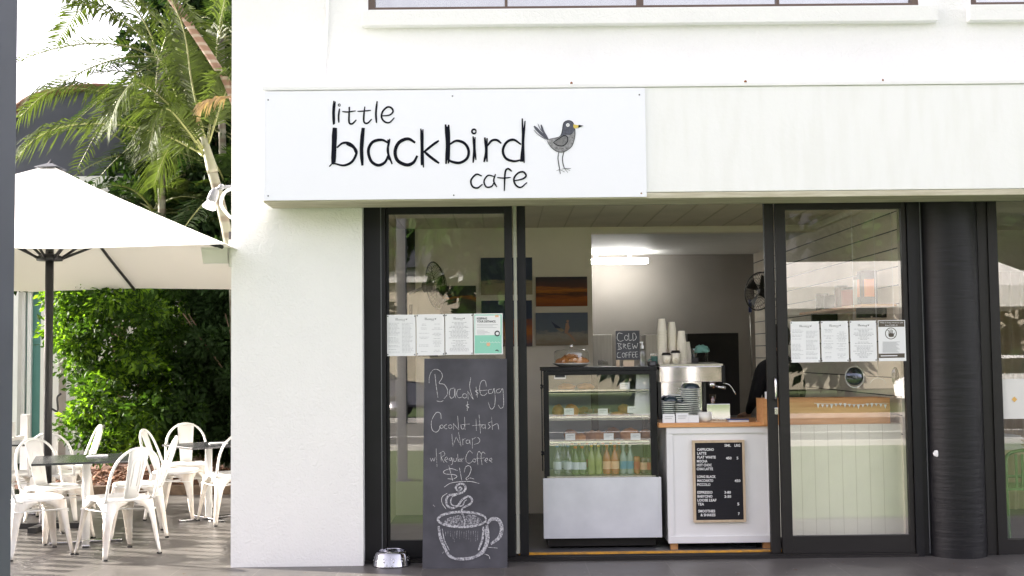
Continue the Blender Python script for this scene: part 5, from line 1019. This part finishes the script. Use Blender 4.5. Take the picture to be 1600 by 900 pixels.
for t, dx, dy, lb_ in ((t1, .05, .12, 'white folded napkin on the front patio table'), (t2, .08, .05, 'white menu card on the table by the pier')):
    n = thing('napkin', lb_, 'napkin', t.location+Vector((dx, dy, .7165 if t is t1 else .7215)), .3); B('napkin_sheet', [(-.09, .09, -.05, .05, 0, .004), (-.08, .085, -.045, .045, .0045, .010)], 'paper', n)

# umbrella
g = G(73, 825); ug = Vector((g.x, g.y, 0)); k = (g.y+CD)/FPX
um = thing('patio_umbrella', 'large square white canvas umbrella over the patio tables', 'umbrella', ug)
apz = P(75, 262, g.y).z
yn, yf = -.40, g.y+ (g.y+.40)
zr = P(200, 384, yn).z; zrf = P(200, 449, yf).z; zr = (zr+zrf)/2
xr = P(352, 384, yn).x; hx = xr-ug.x; hy = ug.y-yn; 
bm = bmesh.new(); corners = [(-hx, -hy), (hx, -hy), (hx, hy), (-hx, hy)]; N = 8
ap = Vector((0, 0, apz-.02)); R_all = []
for (xa, ya), (xb, yb) in zip(corners, corners[1:]+corners[:1]):
    rows = []
    for i in range(N+1):
        f = i/N; row = []
        for j in range(N+1):
            e = Vector((xa+(xb-xa)*j/N, ya+(yb-ya)*j/N, 0)); z = apz-(apz-zr)*f; sag = -.035*math.sin(math.pi*min(1, 2*abs((j/N)*2-1) if False else 1))*0
            seg2 = abs(((j/N)*2) % 1 - .5)*2; z -= .03*f*(1-seg2)*(1-f*.2)+.02*math.sin(math.pi*f)
            row.append(bm.verts.new((e.x*max(f, .02), e.y*max(f, .02), z)))
        rows.append(row)
    for A, Bq in zip(rows, rows[1:]):
        for j in range(N): bm.faces.new((A[j], Bq[j], Bq[j+1], A[j+1]))
bmesh.ops.remove_doubles(bm, verts=bm.verts, dist=.001); bmesh.ops.recalc_face_normals(bm, faces=bm.faces)
cv = node('canopy', bm, 'canvas', um); s_ = cv.modifiers.new('so', 'SOLIDIFY'); s_.thickness = .004
bm = bmesh.new(); ht = []
for f, dz in ((.001, .04), (.07, .01)): ht.append([bm.verts.new((x*f*.7, y*f*.7, apz+dz+.01-(apz-zr)*f*.4)) for x, y in corners])
for i in range(4): bm.faces.new((ht[0][i], ht[1][i], ht[1][(i+1) % 4], ht[0][(i+1) % 4]))
v_ = node('vent_cap', bm, 'dark_render', cv)
T('pole', [(0, 0, .05), (0, 0, apz-.03)], .038, 'pole', um, 16)
zh = P(73, 405, g.y).z; Lt('hub', [(.04, -.02), (.115, -.015), (.125, .02), (.06, .05), (.04, .05)], 'pole', um, 20, (0, 0, zh)); Lt('finial', [(0, .03), (.02, 0), (.05, -.03)], 'pole', um, 14, (0, 0, apz+.05))
for i, (ex, ey) in enumerate([(-hx, -hy), (0, -hy), (hx, -hy), (hx, 0), (hx, hy), (0, hy), (-hx, hy), (-hx, 0)]):
    bm = bmesh.new(); A = Vector((ex*.02, ey*.02, apz-.07)); E_ = Vector((ex*.985, ey*.985, zr-.02)); mid = A.lerp(E_, .5)-Vector((0, 0, .045)); pts = [A, mid, E_]
    tube(bm, crom(pts, 4), .016, 6); rb_ = node('rib', bm, 'pole', um)
    d = Vector((ex, ey, 0)).normalized(); T('strut', [Vector((0, 0, zh))+d*.1, A.lerp(E_, .33)-Vector((0, 0, .04))], .013, 'pole', rb_, 6)
bm = bmesh.new(); box(bm, -.35, .35, -.04, .04, .0, .05); box(bm, -.04, .04, -.35, -.041, 0, .05); box(bm, -.04, .04, .041, .35, 0, .05); node('base', bm, 'pole', um)
Lt('base_collar', [(.07, .05), (.06, .3), (.04, .32)], 'pole', um, 16)
t = thing('crank', 'black', 'x'); bpy.data.objects.remove(t)
T('crank_handle', crom([(.035, 0, 1.1), (.09, 0, 1.08), (.085, 0, 1.2), (.12, 0, 1.24)]), .01, 'pole', um, 6)

# near dark post at left edge
q1, q0 = P(18, 100, -6), P(3, 880, -6); t = thing('dark_post', 'dark slate grey post at the left edge close to the camera', 'post', (q0.x-.06, -6, -.03)); B('post', (-.06, .058, -.06, .06, 0.02, 3.6), 'slate', t, bev=.006); B('post_foot', (-.1, .1, -.1, .1, 0, .02), 'slate', t); B('cap', (-.065, .065, -.065, .065, 3.6, 3.62), 'slate', t)

# wall mounted lamp and box
zl = P(352, 292, .15).z
t = thing('spotlight', 'white floodlight bulb on a grey bracket fixed to the white pier', 'spotlight', (XL, .15, zl))
o_ = t.location; h0 = P(346, 292, .15)-o_; h1 = P(337, 296, .15)-o_; h2 = P(325, 328, .15)-o_
T('bracket', [(0.01, 0, 0), h0, h1], .013, 'grey_alu', t, 8); bm = bmesh.new(); bmesh.ops.create_uvsphere(bm, u_segments=12, v_segments=8, radius=.024); bmesh.ops.translate(bm, vec=h0, verts=bm.verts); node('joint', bm, 'grey_alu', t, True)
Lt('mount', [(0, 0), (.035, 0), (.03, .02), (0, .02)], 'grey_alu', t, 14, (0, 0, 0), (-1, 0, 0))
ax = (h2-h1).normalized(); Lt('lamp_holder', [(0, -.01), (.022, -.008), (.036, .03), (.040, .095), (0, .095)], 'grey_alu', t, 18, h1, ax)
Lt('bulb', [(.03, .095), (.038, .112), (.052, .14), (.054, .152), (.038, .163), (0, .167)], 'flood_white', t, 24, h1, ax)
q = P(338, 402, .15); t = thing('emergency_light', 'white plastic box fitting under the umbrella edge on the pier', 'wall fitting', (XL, .15, q.z)); o_ = t.location
a, b = P(317, 390, .15)-o_, P(352, 412, .15)-o_
bm = bmesh.new(); vs_ = []
for x, z, y in ((a.x, a.z, -.05), (-.055, a.z, -.05), (-.055, a.z, .05), (a.x, a.z, .05)): vs_.append(bm.verts.new((x, y, z)))
vb = [bm.verts.new((v.co.x+(.012 if v.co.x < -.1 else 0), v.co.y*.75, b.z)) for v in vs_]; bm.faces.new(vs_[::-1]); bm.faces.new(vb); [bm.faces.new((vs_[i], vs_[(i+1) % 4], vb[(i+1) % 4], vb[i])) for i in range(4)]; bmesh.ops.recalc_face_normals(bm, faces=bm.faces); node('cover', bm, 'pvc', t)
B('lip', (a.x-.004, -.05, -.054, .054, a.z+.001, a.z+.012), 'pvc', t); B('conduit', (-.05, -.0, -.02, .02, b.z-.03, a.z+.07), 'pvc', t, bev=.004); B('clip', (-.05, -.015, -.024, .024, a.z+.075, a.z+.135), 'appliance', t, bev=.004)

# ============================================================ FENCE, NEIGHBOUR BUILDING
t = thing('picket_fence', 'low white timber picket fence at the left edge of the patio, unseen near run added', 'fence', (-5.35, 1.5, 0)); B('rails', [(-.02, .02, -4, 2.9, .25, .31), (-.02, .02, -4, 2.9, .66, .72)], 'white_paint', t)  # only the far end is in view; near run added to cast streaks
B('pickets', [(-.037, -.021, -4+i*.19, -4+i*.19+.09, .05, .88) for i in range(36)], 'white_paint', t); [B('post', (-.04, .04, y, y+.08, 0, .95), 'white_paint', t) for y in (-4.1, -1.8, .6, 2.92)]
nb = thing('neighbour_building', 'dark upper walls and white lower walls of the building behind the palms', 'building', (-7, 9, 0))
YN = 9.0
zb0, zb1 = P(200, 276, YN).z, P(200, 152, YN).z
tp = [(8, 215), (25, 178), (50, 158), (90, 147), (150, 140), (210, 148), (270, 172), (330, 205), (420, 235)]
prf = [P(a_, b_, YN) for a_, b_ in tp]; prf = [(v.x+7, v.z) for v in prf]; prf = [(prf[0][0], zb0)]+prf+[(9, prf[-1][1]), (9, zb0)]
bm = bmesh.new(); f1 = [bm.verts.new((a_, 0, b_)) for a_, b_ in prf]; f2 = [bm.verts.new((a_, 6, b_)) for a_, b_ in prf]; bm.faces.new(f1); bm.faces.new(f2[::-1])
for i in range(len(prf)): bm.faces.new((f1[i], f2[i], f2[(i+1) % len(prf)], f1[(i+1) % len(prf)]))
bmesh.ops.recalc_face_normals(bm, faces=bm.faces); node('upper_wall', bm, 'dark_render', nb); B('white_band', (-1.95, 9.1, -.1, 6, P(200, 300, YN).z, zb0-.002), 'white_render', nb)
B('lower_wall', [(-1.9, P(24, 500, YN).x+7, .1, 6, 0, P(200, 300, YN).z), (P(80, 500, YN).x+7, 9, .1, 6, 0, P(200, 300, YN).z), (P(24, 500, YN).x+7, P(80, 500, YN).x+7, .1, 6, 2.6, P(200, 300, YN).z)], 'white_render', nb)
B('column', (P(84, 500, YN).x+7, P(112, 500, YN).x+7, -.5, -.2, 0, P(200, 300, YN).z), 'white_render', nb)
dr = B('teal_door', (P(24, 500, YN).x+7, P(80, 500, YN).x+7, .3, .35, 0, 2.6), 'teal', nb)
B('door_frame', [(P(px_, 500, YN).x+7-.03, P(px_, 500, YN).x+7+.03, .24, .298, 0, 2.6) for px_ in (26, 36, 62, 78)], 'white_paint', dr); xx = P(58, 500, YN).x+7; T('handle', [(xx, .24, P(58, 596, YN).z), (xx, .2, P(58, 590, YN).z), (xx, .2, P(58, 562, YN).z), (xx, .24, P(58, 556, YN).z)], .02, 'chair', dr)
T('roof_edge', crom([Vector((a_, -.05, b_+.03)) for a_, b_ in prf[1:-2]], 3), .06, 'mulch', nb, 8)
t = thing('beige_building', 'beige apartment wall glimpsed at the top behind the palms', 'building', (P(352, 30, 14).x, 14, 0)); B('wall', (-.55, 4, 0, 5, 0, 9), 'beige_render', t); B('window', (-.2, .1, -.03, -.001, 5.2, 6.3), 'curtain', t)

# ============================================================ VEGETATION
def leaves(n, sampler, size, seed, aspect=.45, droop=.3):
    rnd = random.Random(seed); vs, fs = [], []
    for i in range(n):
        p, nr = sampler(rnd); s = size*rnd.uniform(.6, 1.3)
        d = (nr + Vector((rnd.gauss(0, .6), rnd.gauss(0, .6), rnd.gauss(0, .5)-droop))).normalized(); sd = d.cross(Vector((rnd.gauss(0, 1), rnd.gauss(0, 1), rnd.gauss(0, 1)))).normalized(); up_ = sd.cross(d)
        b = len(vs); w_ = s*aspect
        vs += [p, p+d*s*.45+sd*w_*.5+up_*s*.05, p+d*s, p+d*s*.45-sd*w_*.5+up_*s*.05]; fs += [(b, b+1, b+2), (b, b+2, b+3)]
    return vs, fs
def leafobj(name, data, mt, parent):
    me = bpy.data.meshes.new(name); me.from_pydata(data[0], [], data[1]); return link(name, me, mt, parent)
# hedge of clumps
g0 = G(90, 762); hd = thing('hedge', 'tall dense green shrub hedge behind the patio chairs', 'hedge', (-3.8, 6.2, 0))
rc = random.Random(5); cl = []
xA = -4.95+3.8+.0
def hc(px, py, Y): q = P(px, py, Y); return Vector((q.x, Y, q.z))-hd.location
for i in range(250):
    py = rc.uniform(395, 705); left = 78+ (25 if 560 < py < 640 else 0) + max(0, py-640)*.85 + rc.uniform(0, 20)
    px_ = rc.uniform(left, 375); Y = rc.uniform(5.7, 6.7)-(rc.uniform(.1, 1.0) if px_ < 230 else rc.uniform(0, .35) if rc.random() < .4 else 0); cl.append((hc(px_, py, Y), rc.uniform(.14, .30)))
def smp(rnd):
    c, r = cl[rnd.randrange(len(cl))]; d = Vector((rnd.gauss(0, 1), rnd.gauss(0, 1), rnd.gauss(0, 1))).normalized(); return c+Vector((d.x*r, d.y*r, d.z*r*.75))*rnd.uniform(.55, 1.05), d
cl_all = cl; cl = [c for c in cl_all if c[0].x < .05]
leafobj('foliage', leaves(24000, smp, .085, 1, .5), 'leaf_hedge', hd)
ds = thing('shaded_hedge', 'right end of the hedge beside the pier, shade painted into darker leaves', 'shrub', hd.location)
cl = [c for c in cl_all if c[0].x >= .0]; leafobj('foliage', leaves(21000, smp, .10, 6, .42), 'leaf_dark', ds)  # same hedge continued; its shaded side painted as darker leaves
bm = bmesh.new()
for i in range(14):
    x = rc.uniform(.1, 1.7); y = rc.uniform(-.5, .3); tube(bm, crom([(x, y, 0), (x+rc.uniform(-.2, .2), y-.1, 1), (x+rc.uniform(-.5, .5), y-.3, 2.1)], 4), [.026-.0024*j for j in range(9)], 6)
node('stems', bm, 'bark', ds); cl = cl_all
cl = [c for i, c in enumerate(cl) if c[0].x < -.35 or (c[0].z < 1.2 and c[0].x < .6 and i % 7 == 0)][::2]
leafobj('sunlit_foliage', leaves(10000, smp, .085, 2, .5), 'leaf_sunlit', hd)  # sunlight on the hedge's left put in as brighter leaves
bm = bmesh.new()
for i in range(12):
    x = rc.uniform(-1.3, 1.6); y = rc.uniform(-.3, .5); tube(bm, crom([(x, y, 0), (x+rc.uniform(-.2, .2), y-.1, 1), (x+rc.uniform(-.4, .4), y-.2, 2.2)], 4), [.03-.0025*j for j in range(9)], 6)
node('stems', bm, 'bark', hd)
# mulch bed + edging
bm = bmesh.new(); Nx, Ny = 60, 30; V = [[bm.verts.new((-6.5+i*4.7/Nx, 4.84+j*4.2/Ny, .06+.05*noise.noise(Vector((i*.35, j*.35, 0)))+.03*random.random())) for i in range(Nx+1)] for j in range(Ny+1)]
for j in range(Ny):
    for i in range(Nx): bm.faces.new((V[j][i], V[j][i+1], V[j+1][i+1], V[j+1][i]))
rn = random.Random(3)
for i in range(2600):
    x, y = rn.uniform(-5.6, -1.9), rn.uniform(4.9, 6.6); c = Vector((x, y, .10+rn.random()*.04)); e = Euler((rn.uniform(-.6, .6), rn.uniform(-.6, .6), rn.uniform(0, 6))); l_, w_ = rn.uniform(.02, .06), rn.uniform(.008, .018)
    f = bm.faces.new([bm.verts.new(c+e.to_matrix() @ Vector(v)) for v in ((-l_, -w_, 0), (l_, -w_, 0), (l_, w_, 0), (-l_, w_, 0))]); f.material_index = 1
tag(node('mulch', bm, ['mulch', 'chip']), 'brown bark mulch with chips covering the bed behind the patio', 'mulch', kind='stuff')
tag(B('bed_edging', (-4.9, -2.05, 4.76, 4.82, -.02, .11), M['bark'], bev=.01), 'weathered timber sleeper edging the mulch bed', 'edging')

def frond(bm, pts, L, seed, dens=46, ll=.42, base=.12, mi=0, droop=.35):
    """rachis through pts with paired narrow leaflets"""
    rnd = random.Random(seed); c = crom(pts, 8); n = len(c)
    tube(bm, c, [.016*(1-.8*i/n) for i in range(n)], 5, mi=1)
    for i in range(dens):
        f = base+(1-base)*i/(dens-1); x = f*(n-1); a = min(int(x), n-2); p = c[a].lerp(c[a+1], x-a); t = (c[a+1]-c[a]).normalized()
        side = t.cross(Vector((0, 0, 1))); 
        if side.length < .1: side = Vector((0, 1, 0)).cross(t)
        side.normalize(); upv = side.cross(t)
        l = ll*(math.sin(math.pi*(.12+.82*f))**.6)*rnd.uniform(.85, 1.1)
        for s in (-1, 1):
            d = (side*s*rnd.uniform(.75, 1)+t*rnd.uniform(.5, .8)+upv*rnd.uniform(.15, .45)).normalized(); wv = t*.0145
            m1 = p+d*l*.5+Vector((0, 0, -droop*l*.12)); e = p+d*l*.97+Vector((0, 0, -droop*l*rnd.uniform(.5, .9)))
            v = [bm.verts.new(q) for q in (p-wv*.5, p+wv*.5, m1+wv, m1-wv, e)]
            for fc in ((0, 1, 2, 3), (3, 2, 4)):
                ff = bm.faces.new([v[k] for k in fc]); ff.material_index = mi
def palm(name, label, base, trunk, rads, fronds, tm, fm='frond', shaft=None, fl=.42, dens=46, droop=.35, auto=0, seed=1, length=1.8, elev=(10, 75), dirs=None):
    t = thing(name, label, 'palm', base); b = Vector(base)
    T('trunk', crom([Vector(p)-b for p in trunk], 5), rads, tm, t, 12) if not isinstance(rads, float) else T('trunk', crom([Vector(p)-b for p in trunk], 5), rads, tm, t, 12)
    if shaft: T('crown_shaft', crom([Vector(p)-b for p in shaft[0]], 4), shaft[1], 'crownshaft', t, 12)
    for i, fp in enumerate(fronds):
        bm = bmesh.new(); frond(bm, [Vector(p)-b for p in fp], 1, seed*10+i, dens, fl, droop=droop); node('frond', bm, [fm, 'rachis'], t)
    rnd = random.Random(seed); top = Vector(trunk[-1])-b
    for i in range(auto):
        az = (i*2.399+rnd.uniform(-.3, .3)) if not dirs else rnd.uniform(*dirs); el = math.radians(rnd.uniform(*elev)); L = length*rnd.uniform(.8, 1.15); d = Vector((math.cos(az), math.sin(az), 0)); pts = []
        for s in range(5):
            f = s/4; pts.append(top+d*L*(f*math.cos(el)+.12*f*f)+Vector((0, 0, L*(math.sin(el)*f-.55*f*f))))
        bm = bmesh.new(); frond(bm, pts, 1, seed*100+i, dens, fl, droop=droop); node('frond', bm, [fm, 'rachis'], t)
    return t
Ya = 5.0
def Q(px, py, Y=Ya): return P(px, py, Y)
gb = Q(372, 520, Ya); gb.z = .05
palm('palm_tree', 'slim grey green palm with long fronds arching left over the umbrella', (gb.x, Ya, .05), [(gb.x, Ya, .05), Q(366, 460), Q(356, 372), Q(340, 300), Q(330, 262)], .058, [
  [Q(318, 240), Q(300, 232, 4.9), Q(255, 210, 4.7), Q(179, 194, 4.4), Q(102, 197, 4.2), Q(51, 220, 4.1), Q(18, 262, 4.0)],
  [Q(318, 235), Q(280, 195, 5.0), Q(230, 160, 5), Q(179, 148, 5), Q(128, 138, 5), Q(77, 143, 5), Q(31, 182, 5)],
  [Q(320, 225), Q(286, 169, 5.2), Q(240, 77, 5.2), Q(179, 25, 5.1), Q(102, -4, 5.0)],
  [Q(322, 225), Q(292, 150, 5.3), Q(270, 60, 5.4), Q(215, 0, 5.3)],
  [Q(322, 225), Q(300, 130, 4.8), Q(285, 40, 4.6), Q(240, -60, 4.4)],
  [Q(320, 235), Q(275, 175, 4.6), Q(220, 130, 4.2), Q(190, 150, 4.0), Q(170, 200, 3.9)],
  [Q(324, 225), Q(335, 140, 5.2), Q(340, 60, 5.4), Q(355, -20, 5.4)],
  [Q(318, 240), Q(290, 200, 4.5), Q(262, 170, 4.2), Q(245, 185, 4.1), Q(232, 235, 4.0)],
  [Q(318, 244), Q(290, 225, 5.6), Q(262, 235, 5.9), Q(240, 290, 6.0)],
  [Q(326, 225), Q(350, 150, 4.8), Q(372, 120, 4.6), Q(400, 150, 4.5)]],
  'trunk_grey', shaft=([Q(333, 270), Q(326, 245), Q(318, 215), Q(308, 195)], [.066, .066, .064, .06, .056, .05, .045, .04, .036, .03, .026, .02, .014]), fl=.52, dens=84, droop=.8, seed=3)
gl = Q(385, 420, 4.6); gl.z = .05
palm('leaning_palm', 'reddish ringed palm trunk leaning across the top', (gl.x+.3, 4.6, .05), [(gl.x+.3, 4.6, .05), Q(400, 300, 4.6), Q(362, 148, 4.6), Q(337, 102, 4.6), Q(307, 56, 4.6), Q(268, -2, 4.6), Q(225, -60, 4.6)], .047, [], 'trunk_red', auto=9, seed=8, length=1.7, elev=(0, 70), fl=.42, dens=66)
for i, (px_, py, Y, L, n, lb_) in enumerate(((300, 335, 7.3, 1.0, 12, 'small bright palm low behind the floodlight'), (345, 60, 7.2, 1.6, 14, 'dark palm crown beside the white pier at the top'), (290, 190, 7.5, 1.9, 16, 'shaded palm crown behind the arching fronds'), (240, 330, 7.3, 1.2, 12, 'dark low palm above the umbrella slope'), (355, 300, 7.2, 1.4, 14, 'dark palm behind the slim grey trunk'), (215, 240, 8.2, 1.5, 9, 'dark palm in front of the grey building'), (250, 90, 7.0, 1.7, 10, 'feathery palm crown against the white sky'))):
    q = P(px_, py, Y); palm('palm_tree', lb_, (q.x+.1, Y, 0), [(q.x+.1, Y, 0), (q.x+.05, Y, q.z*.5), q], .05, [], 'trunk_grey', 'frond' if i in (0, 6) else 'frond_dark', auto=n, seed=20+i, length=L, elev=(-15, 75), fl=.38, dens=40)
# dead frond
t = thing('dry_frond', 'dry brown curled frond hanging at the pier edge', 'frond', Q(340, 158, 4.4)); bm = bmesh.new(); frond(bm, [Vector((.15, 0, .05)), Vector((0, 0, .03)), Vector((-.15, 0, -.02)), Vector((-.22, 0, -.15))], 1, 5, 26, .2, droop=1.2); node('leaflets', bm, ['frond_dry', 'frond_dry'], t)
# dense mass of foliage behind the palms (individual shrubs)
def crownobj(name, label, c, r, n, size, m_, seed, trunk=True):
    t = thing(name, label, 'tree' if trunk else 'shrub', (c[0], c[1], 0)); rr = random.Random(seed); cls = [(Vector((rr.gauss(0, .45)*r[0], rr.gauss(0, .45)*r[1], c[2]+rr.gauss(0, .45)*r[2])), rr.uniform(.16, .34)*max(r)) for _ in range(26)]
    def sm(rnd):
        cc, q_ = cls[rnd.randrange(26)]; d = Vector((rnd.gauss(0, 1), rnd.gauss(0, 1), rnd.gauss(0, 1))).normalized(); return cc+d*q_*rnd.uniform(.5, 1), d
    leafobj('crown', leaves(n, sm, size, seed, .5), m_, t)
    bm = bmesh.new(); tube(bm, crom([(0, 0, 0), (.05*r[0], 0, c[2]*.5), (0, 0, c[2])], 4), [.03*max(r)+.03-.004*j*max(r)*.5 for j in range(9)], 8)
    for i in range(5): e = cls[i][0]; tube(bm, [Vector((0, 0, c[2]*.5)), Vector((0, 0, c[2]*.5)).lerp(e, .5)+Vector((0, 0, .1)), e], [.02*max(r), .014*max(r), .006*max(r)], 6)
    node('trunk', bm, 'bark', t); return t
for i, (px_, py, Y, r, n, lb_) in enumerate(((330, 400, 7.4, (1.1, .6, 1.2), 9000, 'dark leafy shrub rising behind the hedge near the pier'), (350, 200, 8.4, (.9, .6, 1.6), 8000, 'dark tree behind the palms beside the pier'), (180, 395, 7.6, (1.2, .5, .5), 5000, 'dark shrub behind the umbrella'), (280, 290, 8.4, (.9, .5, .9), 7000, 'dark tree in front of the grey neighbouring wall'), (320, 120, 8.3, (1.0, .5, 1.0), 9000, 'dark leafy crown behind the leaning palm trunk'), (300, 10, 8.6, (.9, .5, .8), 6000, 'dark leafy crown at the top beside the beige building'))):
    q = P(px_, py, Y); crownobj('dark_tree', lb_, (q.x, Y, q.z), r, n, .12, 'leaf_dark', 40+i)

# ============================================================ STREET BEHIND THE CAMERA (seen in the glass)
for i, (x, y, z, r) in enumerate(((-14, -27, 5, (4.5, 3, 4)), (-7, -29, 5.2, (4.5, 3, 4.2)), (0, -28, 4.6, (4.2, 3, 3.8)), (6, -31, 5.4, (4.5, 3, 4.4)), (12, -32, 5.2, (4.5, 3, 4.2)), (18, -31, 5.2, (4.5, 3, 4.5)), (-21, -28, 5, (4.5, 3, 4.2)))):
    crownobj('street_tree', ['broad green street tree beyond the road', 'round dense street tree beyond the road', 'lower green street tree opposite the cafe door', 'tall street tree behind the white veranda', 'leafy street tree right of the veranda', 'bushy street tree at the far right across the road', 'wide street tree at the far left across the road'][i], (x, y, z), r, 6000, .5, 'leaf_dark' if i % 2 else 'leaf_hedge', 60+i)
vr = thing('white_pavilion', 'white market pavilion with pale roof standing on the lawn', 'pavilion', (7.0, -14.5, 0))
bm = bmesh.new(); hw, hd_ = 3.4, 1.8; cs = [Vector((-hw, -hd_, 2.75)), Vector((hw, -hd_, 2.75)), Vector((hw, hd_, 2.75)), Vector((-hw, hd_, 2.75))]
rg = [Vector((-hw+.5, 0, 3.35)), Vector((hw-.5, 0, 3.35))]
for f in ((cs[0], cs[1], rg[1], rg[0]), (cs[1], cs[2], rg[1]), (cs[2], cs[3], rg[0], rg[1]), (cs[3], cs[0], rg[0])): bm.faces.new([bm.verts.new(v) for v in f])
for i in range(4): a, b = cs[i], cs[(i+1) % 4]; bm.faces.new([bm.verts.new(v) for v in (a, b, b-Vector((0, 0, .4)), a-Vector((0, 0, .4)))])
ro = node('roof', bm, 'canvas', vr); ro.modifiers.new('s', 'SOLIDIFY').thickness = .01
for sx in (-1, 1):
    for sy in (-1, 1): T('post', [(sx*(hw-.05), sy*(hd_-.05), -.03), (sx*(hw-.05), sy*(hd_-.05), 2.75)], .05, 'white_paint', vr, 8)
ob = thing('opposite_building', 'long low building with white fascia across the road', 'building', (0, -40, 0)); B('wall', (-40, 40, -6, 0, 0, 5), 'beige_render', ob); B('fascia', (-40, 40, .01, .3, 4.6, 5.2), 'white_render', ob); B('roof', (-41, 41, -7, .6, 5.21, 8.5), 'dark_render', ob)
B('window', [(-38+i*5, -35+i*5, .011, .05, 1.0, 3.2) for i in range(15)], 'appliance', ob)
def car(x, y, col, label):
    t = thing('parked_car', label, 'car', (x, y, -.04)); bm = bmesh.new()
    side = [(-2.1, .35), (-2.15, .75), (-1.9, .9), (-1.25, .95), (-.6, 1.42), (.7, 1.45), (1.35, .98), (2.0, .9), (2.15, .7), (2.1, .35)]
    A = [bm.verts.new((a, -.85, b)) for a, b in side]; B_ = [bm.verts.new((a, .85, b)) for a, b in side]
    bm.faces.new(A); bm.faces.new(B_[::-1]); n = len(side); [bm.faces.new((A[i], B_[i], B_[(i+1) % n], A[(i+1) % n])) for i in range(n)]
    bmesh.ops.recalc_face_normals(bm, faces=bm.faces); bmesh.ops.bevel(bm, geom=bm.edges[:], offset=.05, segments=2, affect='EDGES'); node('body', bm, col, t)
    for s in (-1, 1):
        bm = bmesh.new(); y_ = s*.86; sheet(bm, [(-1.15, y_, .98), (-.58, y_, 1.36), (.65, y_, 1.38), (1.2, y_, 1.0)]); node('side_window', bm, 'dark_mirror', t)
        for xx_ in (-1.35, 1.35): w_ = Lt('wheel', [(0, -.1), (.3, -.1), (.32, 0), (.3, .1), (0, .1)], 'foot', t, 20, (xx_, s*.78, .32), (0, 1, 0)); Lt('rim', [(0, .11), (.2, .105), (.2, .09)], 'steel', w_, 16, (xx_, s*.78, .32), (0, s, 0))
        Lt('headlight', [(0, 0), (.12, 0), (.1, .03), (0, .04)], 'flood_white', t, 12, (2.13, s*.6, .68), (1, 0, 0))
car(12.5, -21.5, 'white_paint', 'white hatchback parked beyond the road'); car(-4, -20.9, 'slate', 'dark grey hatchback parked beyond the road')
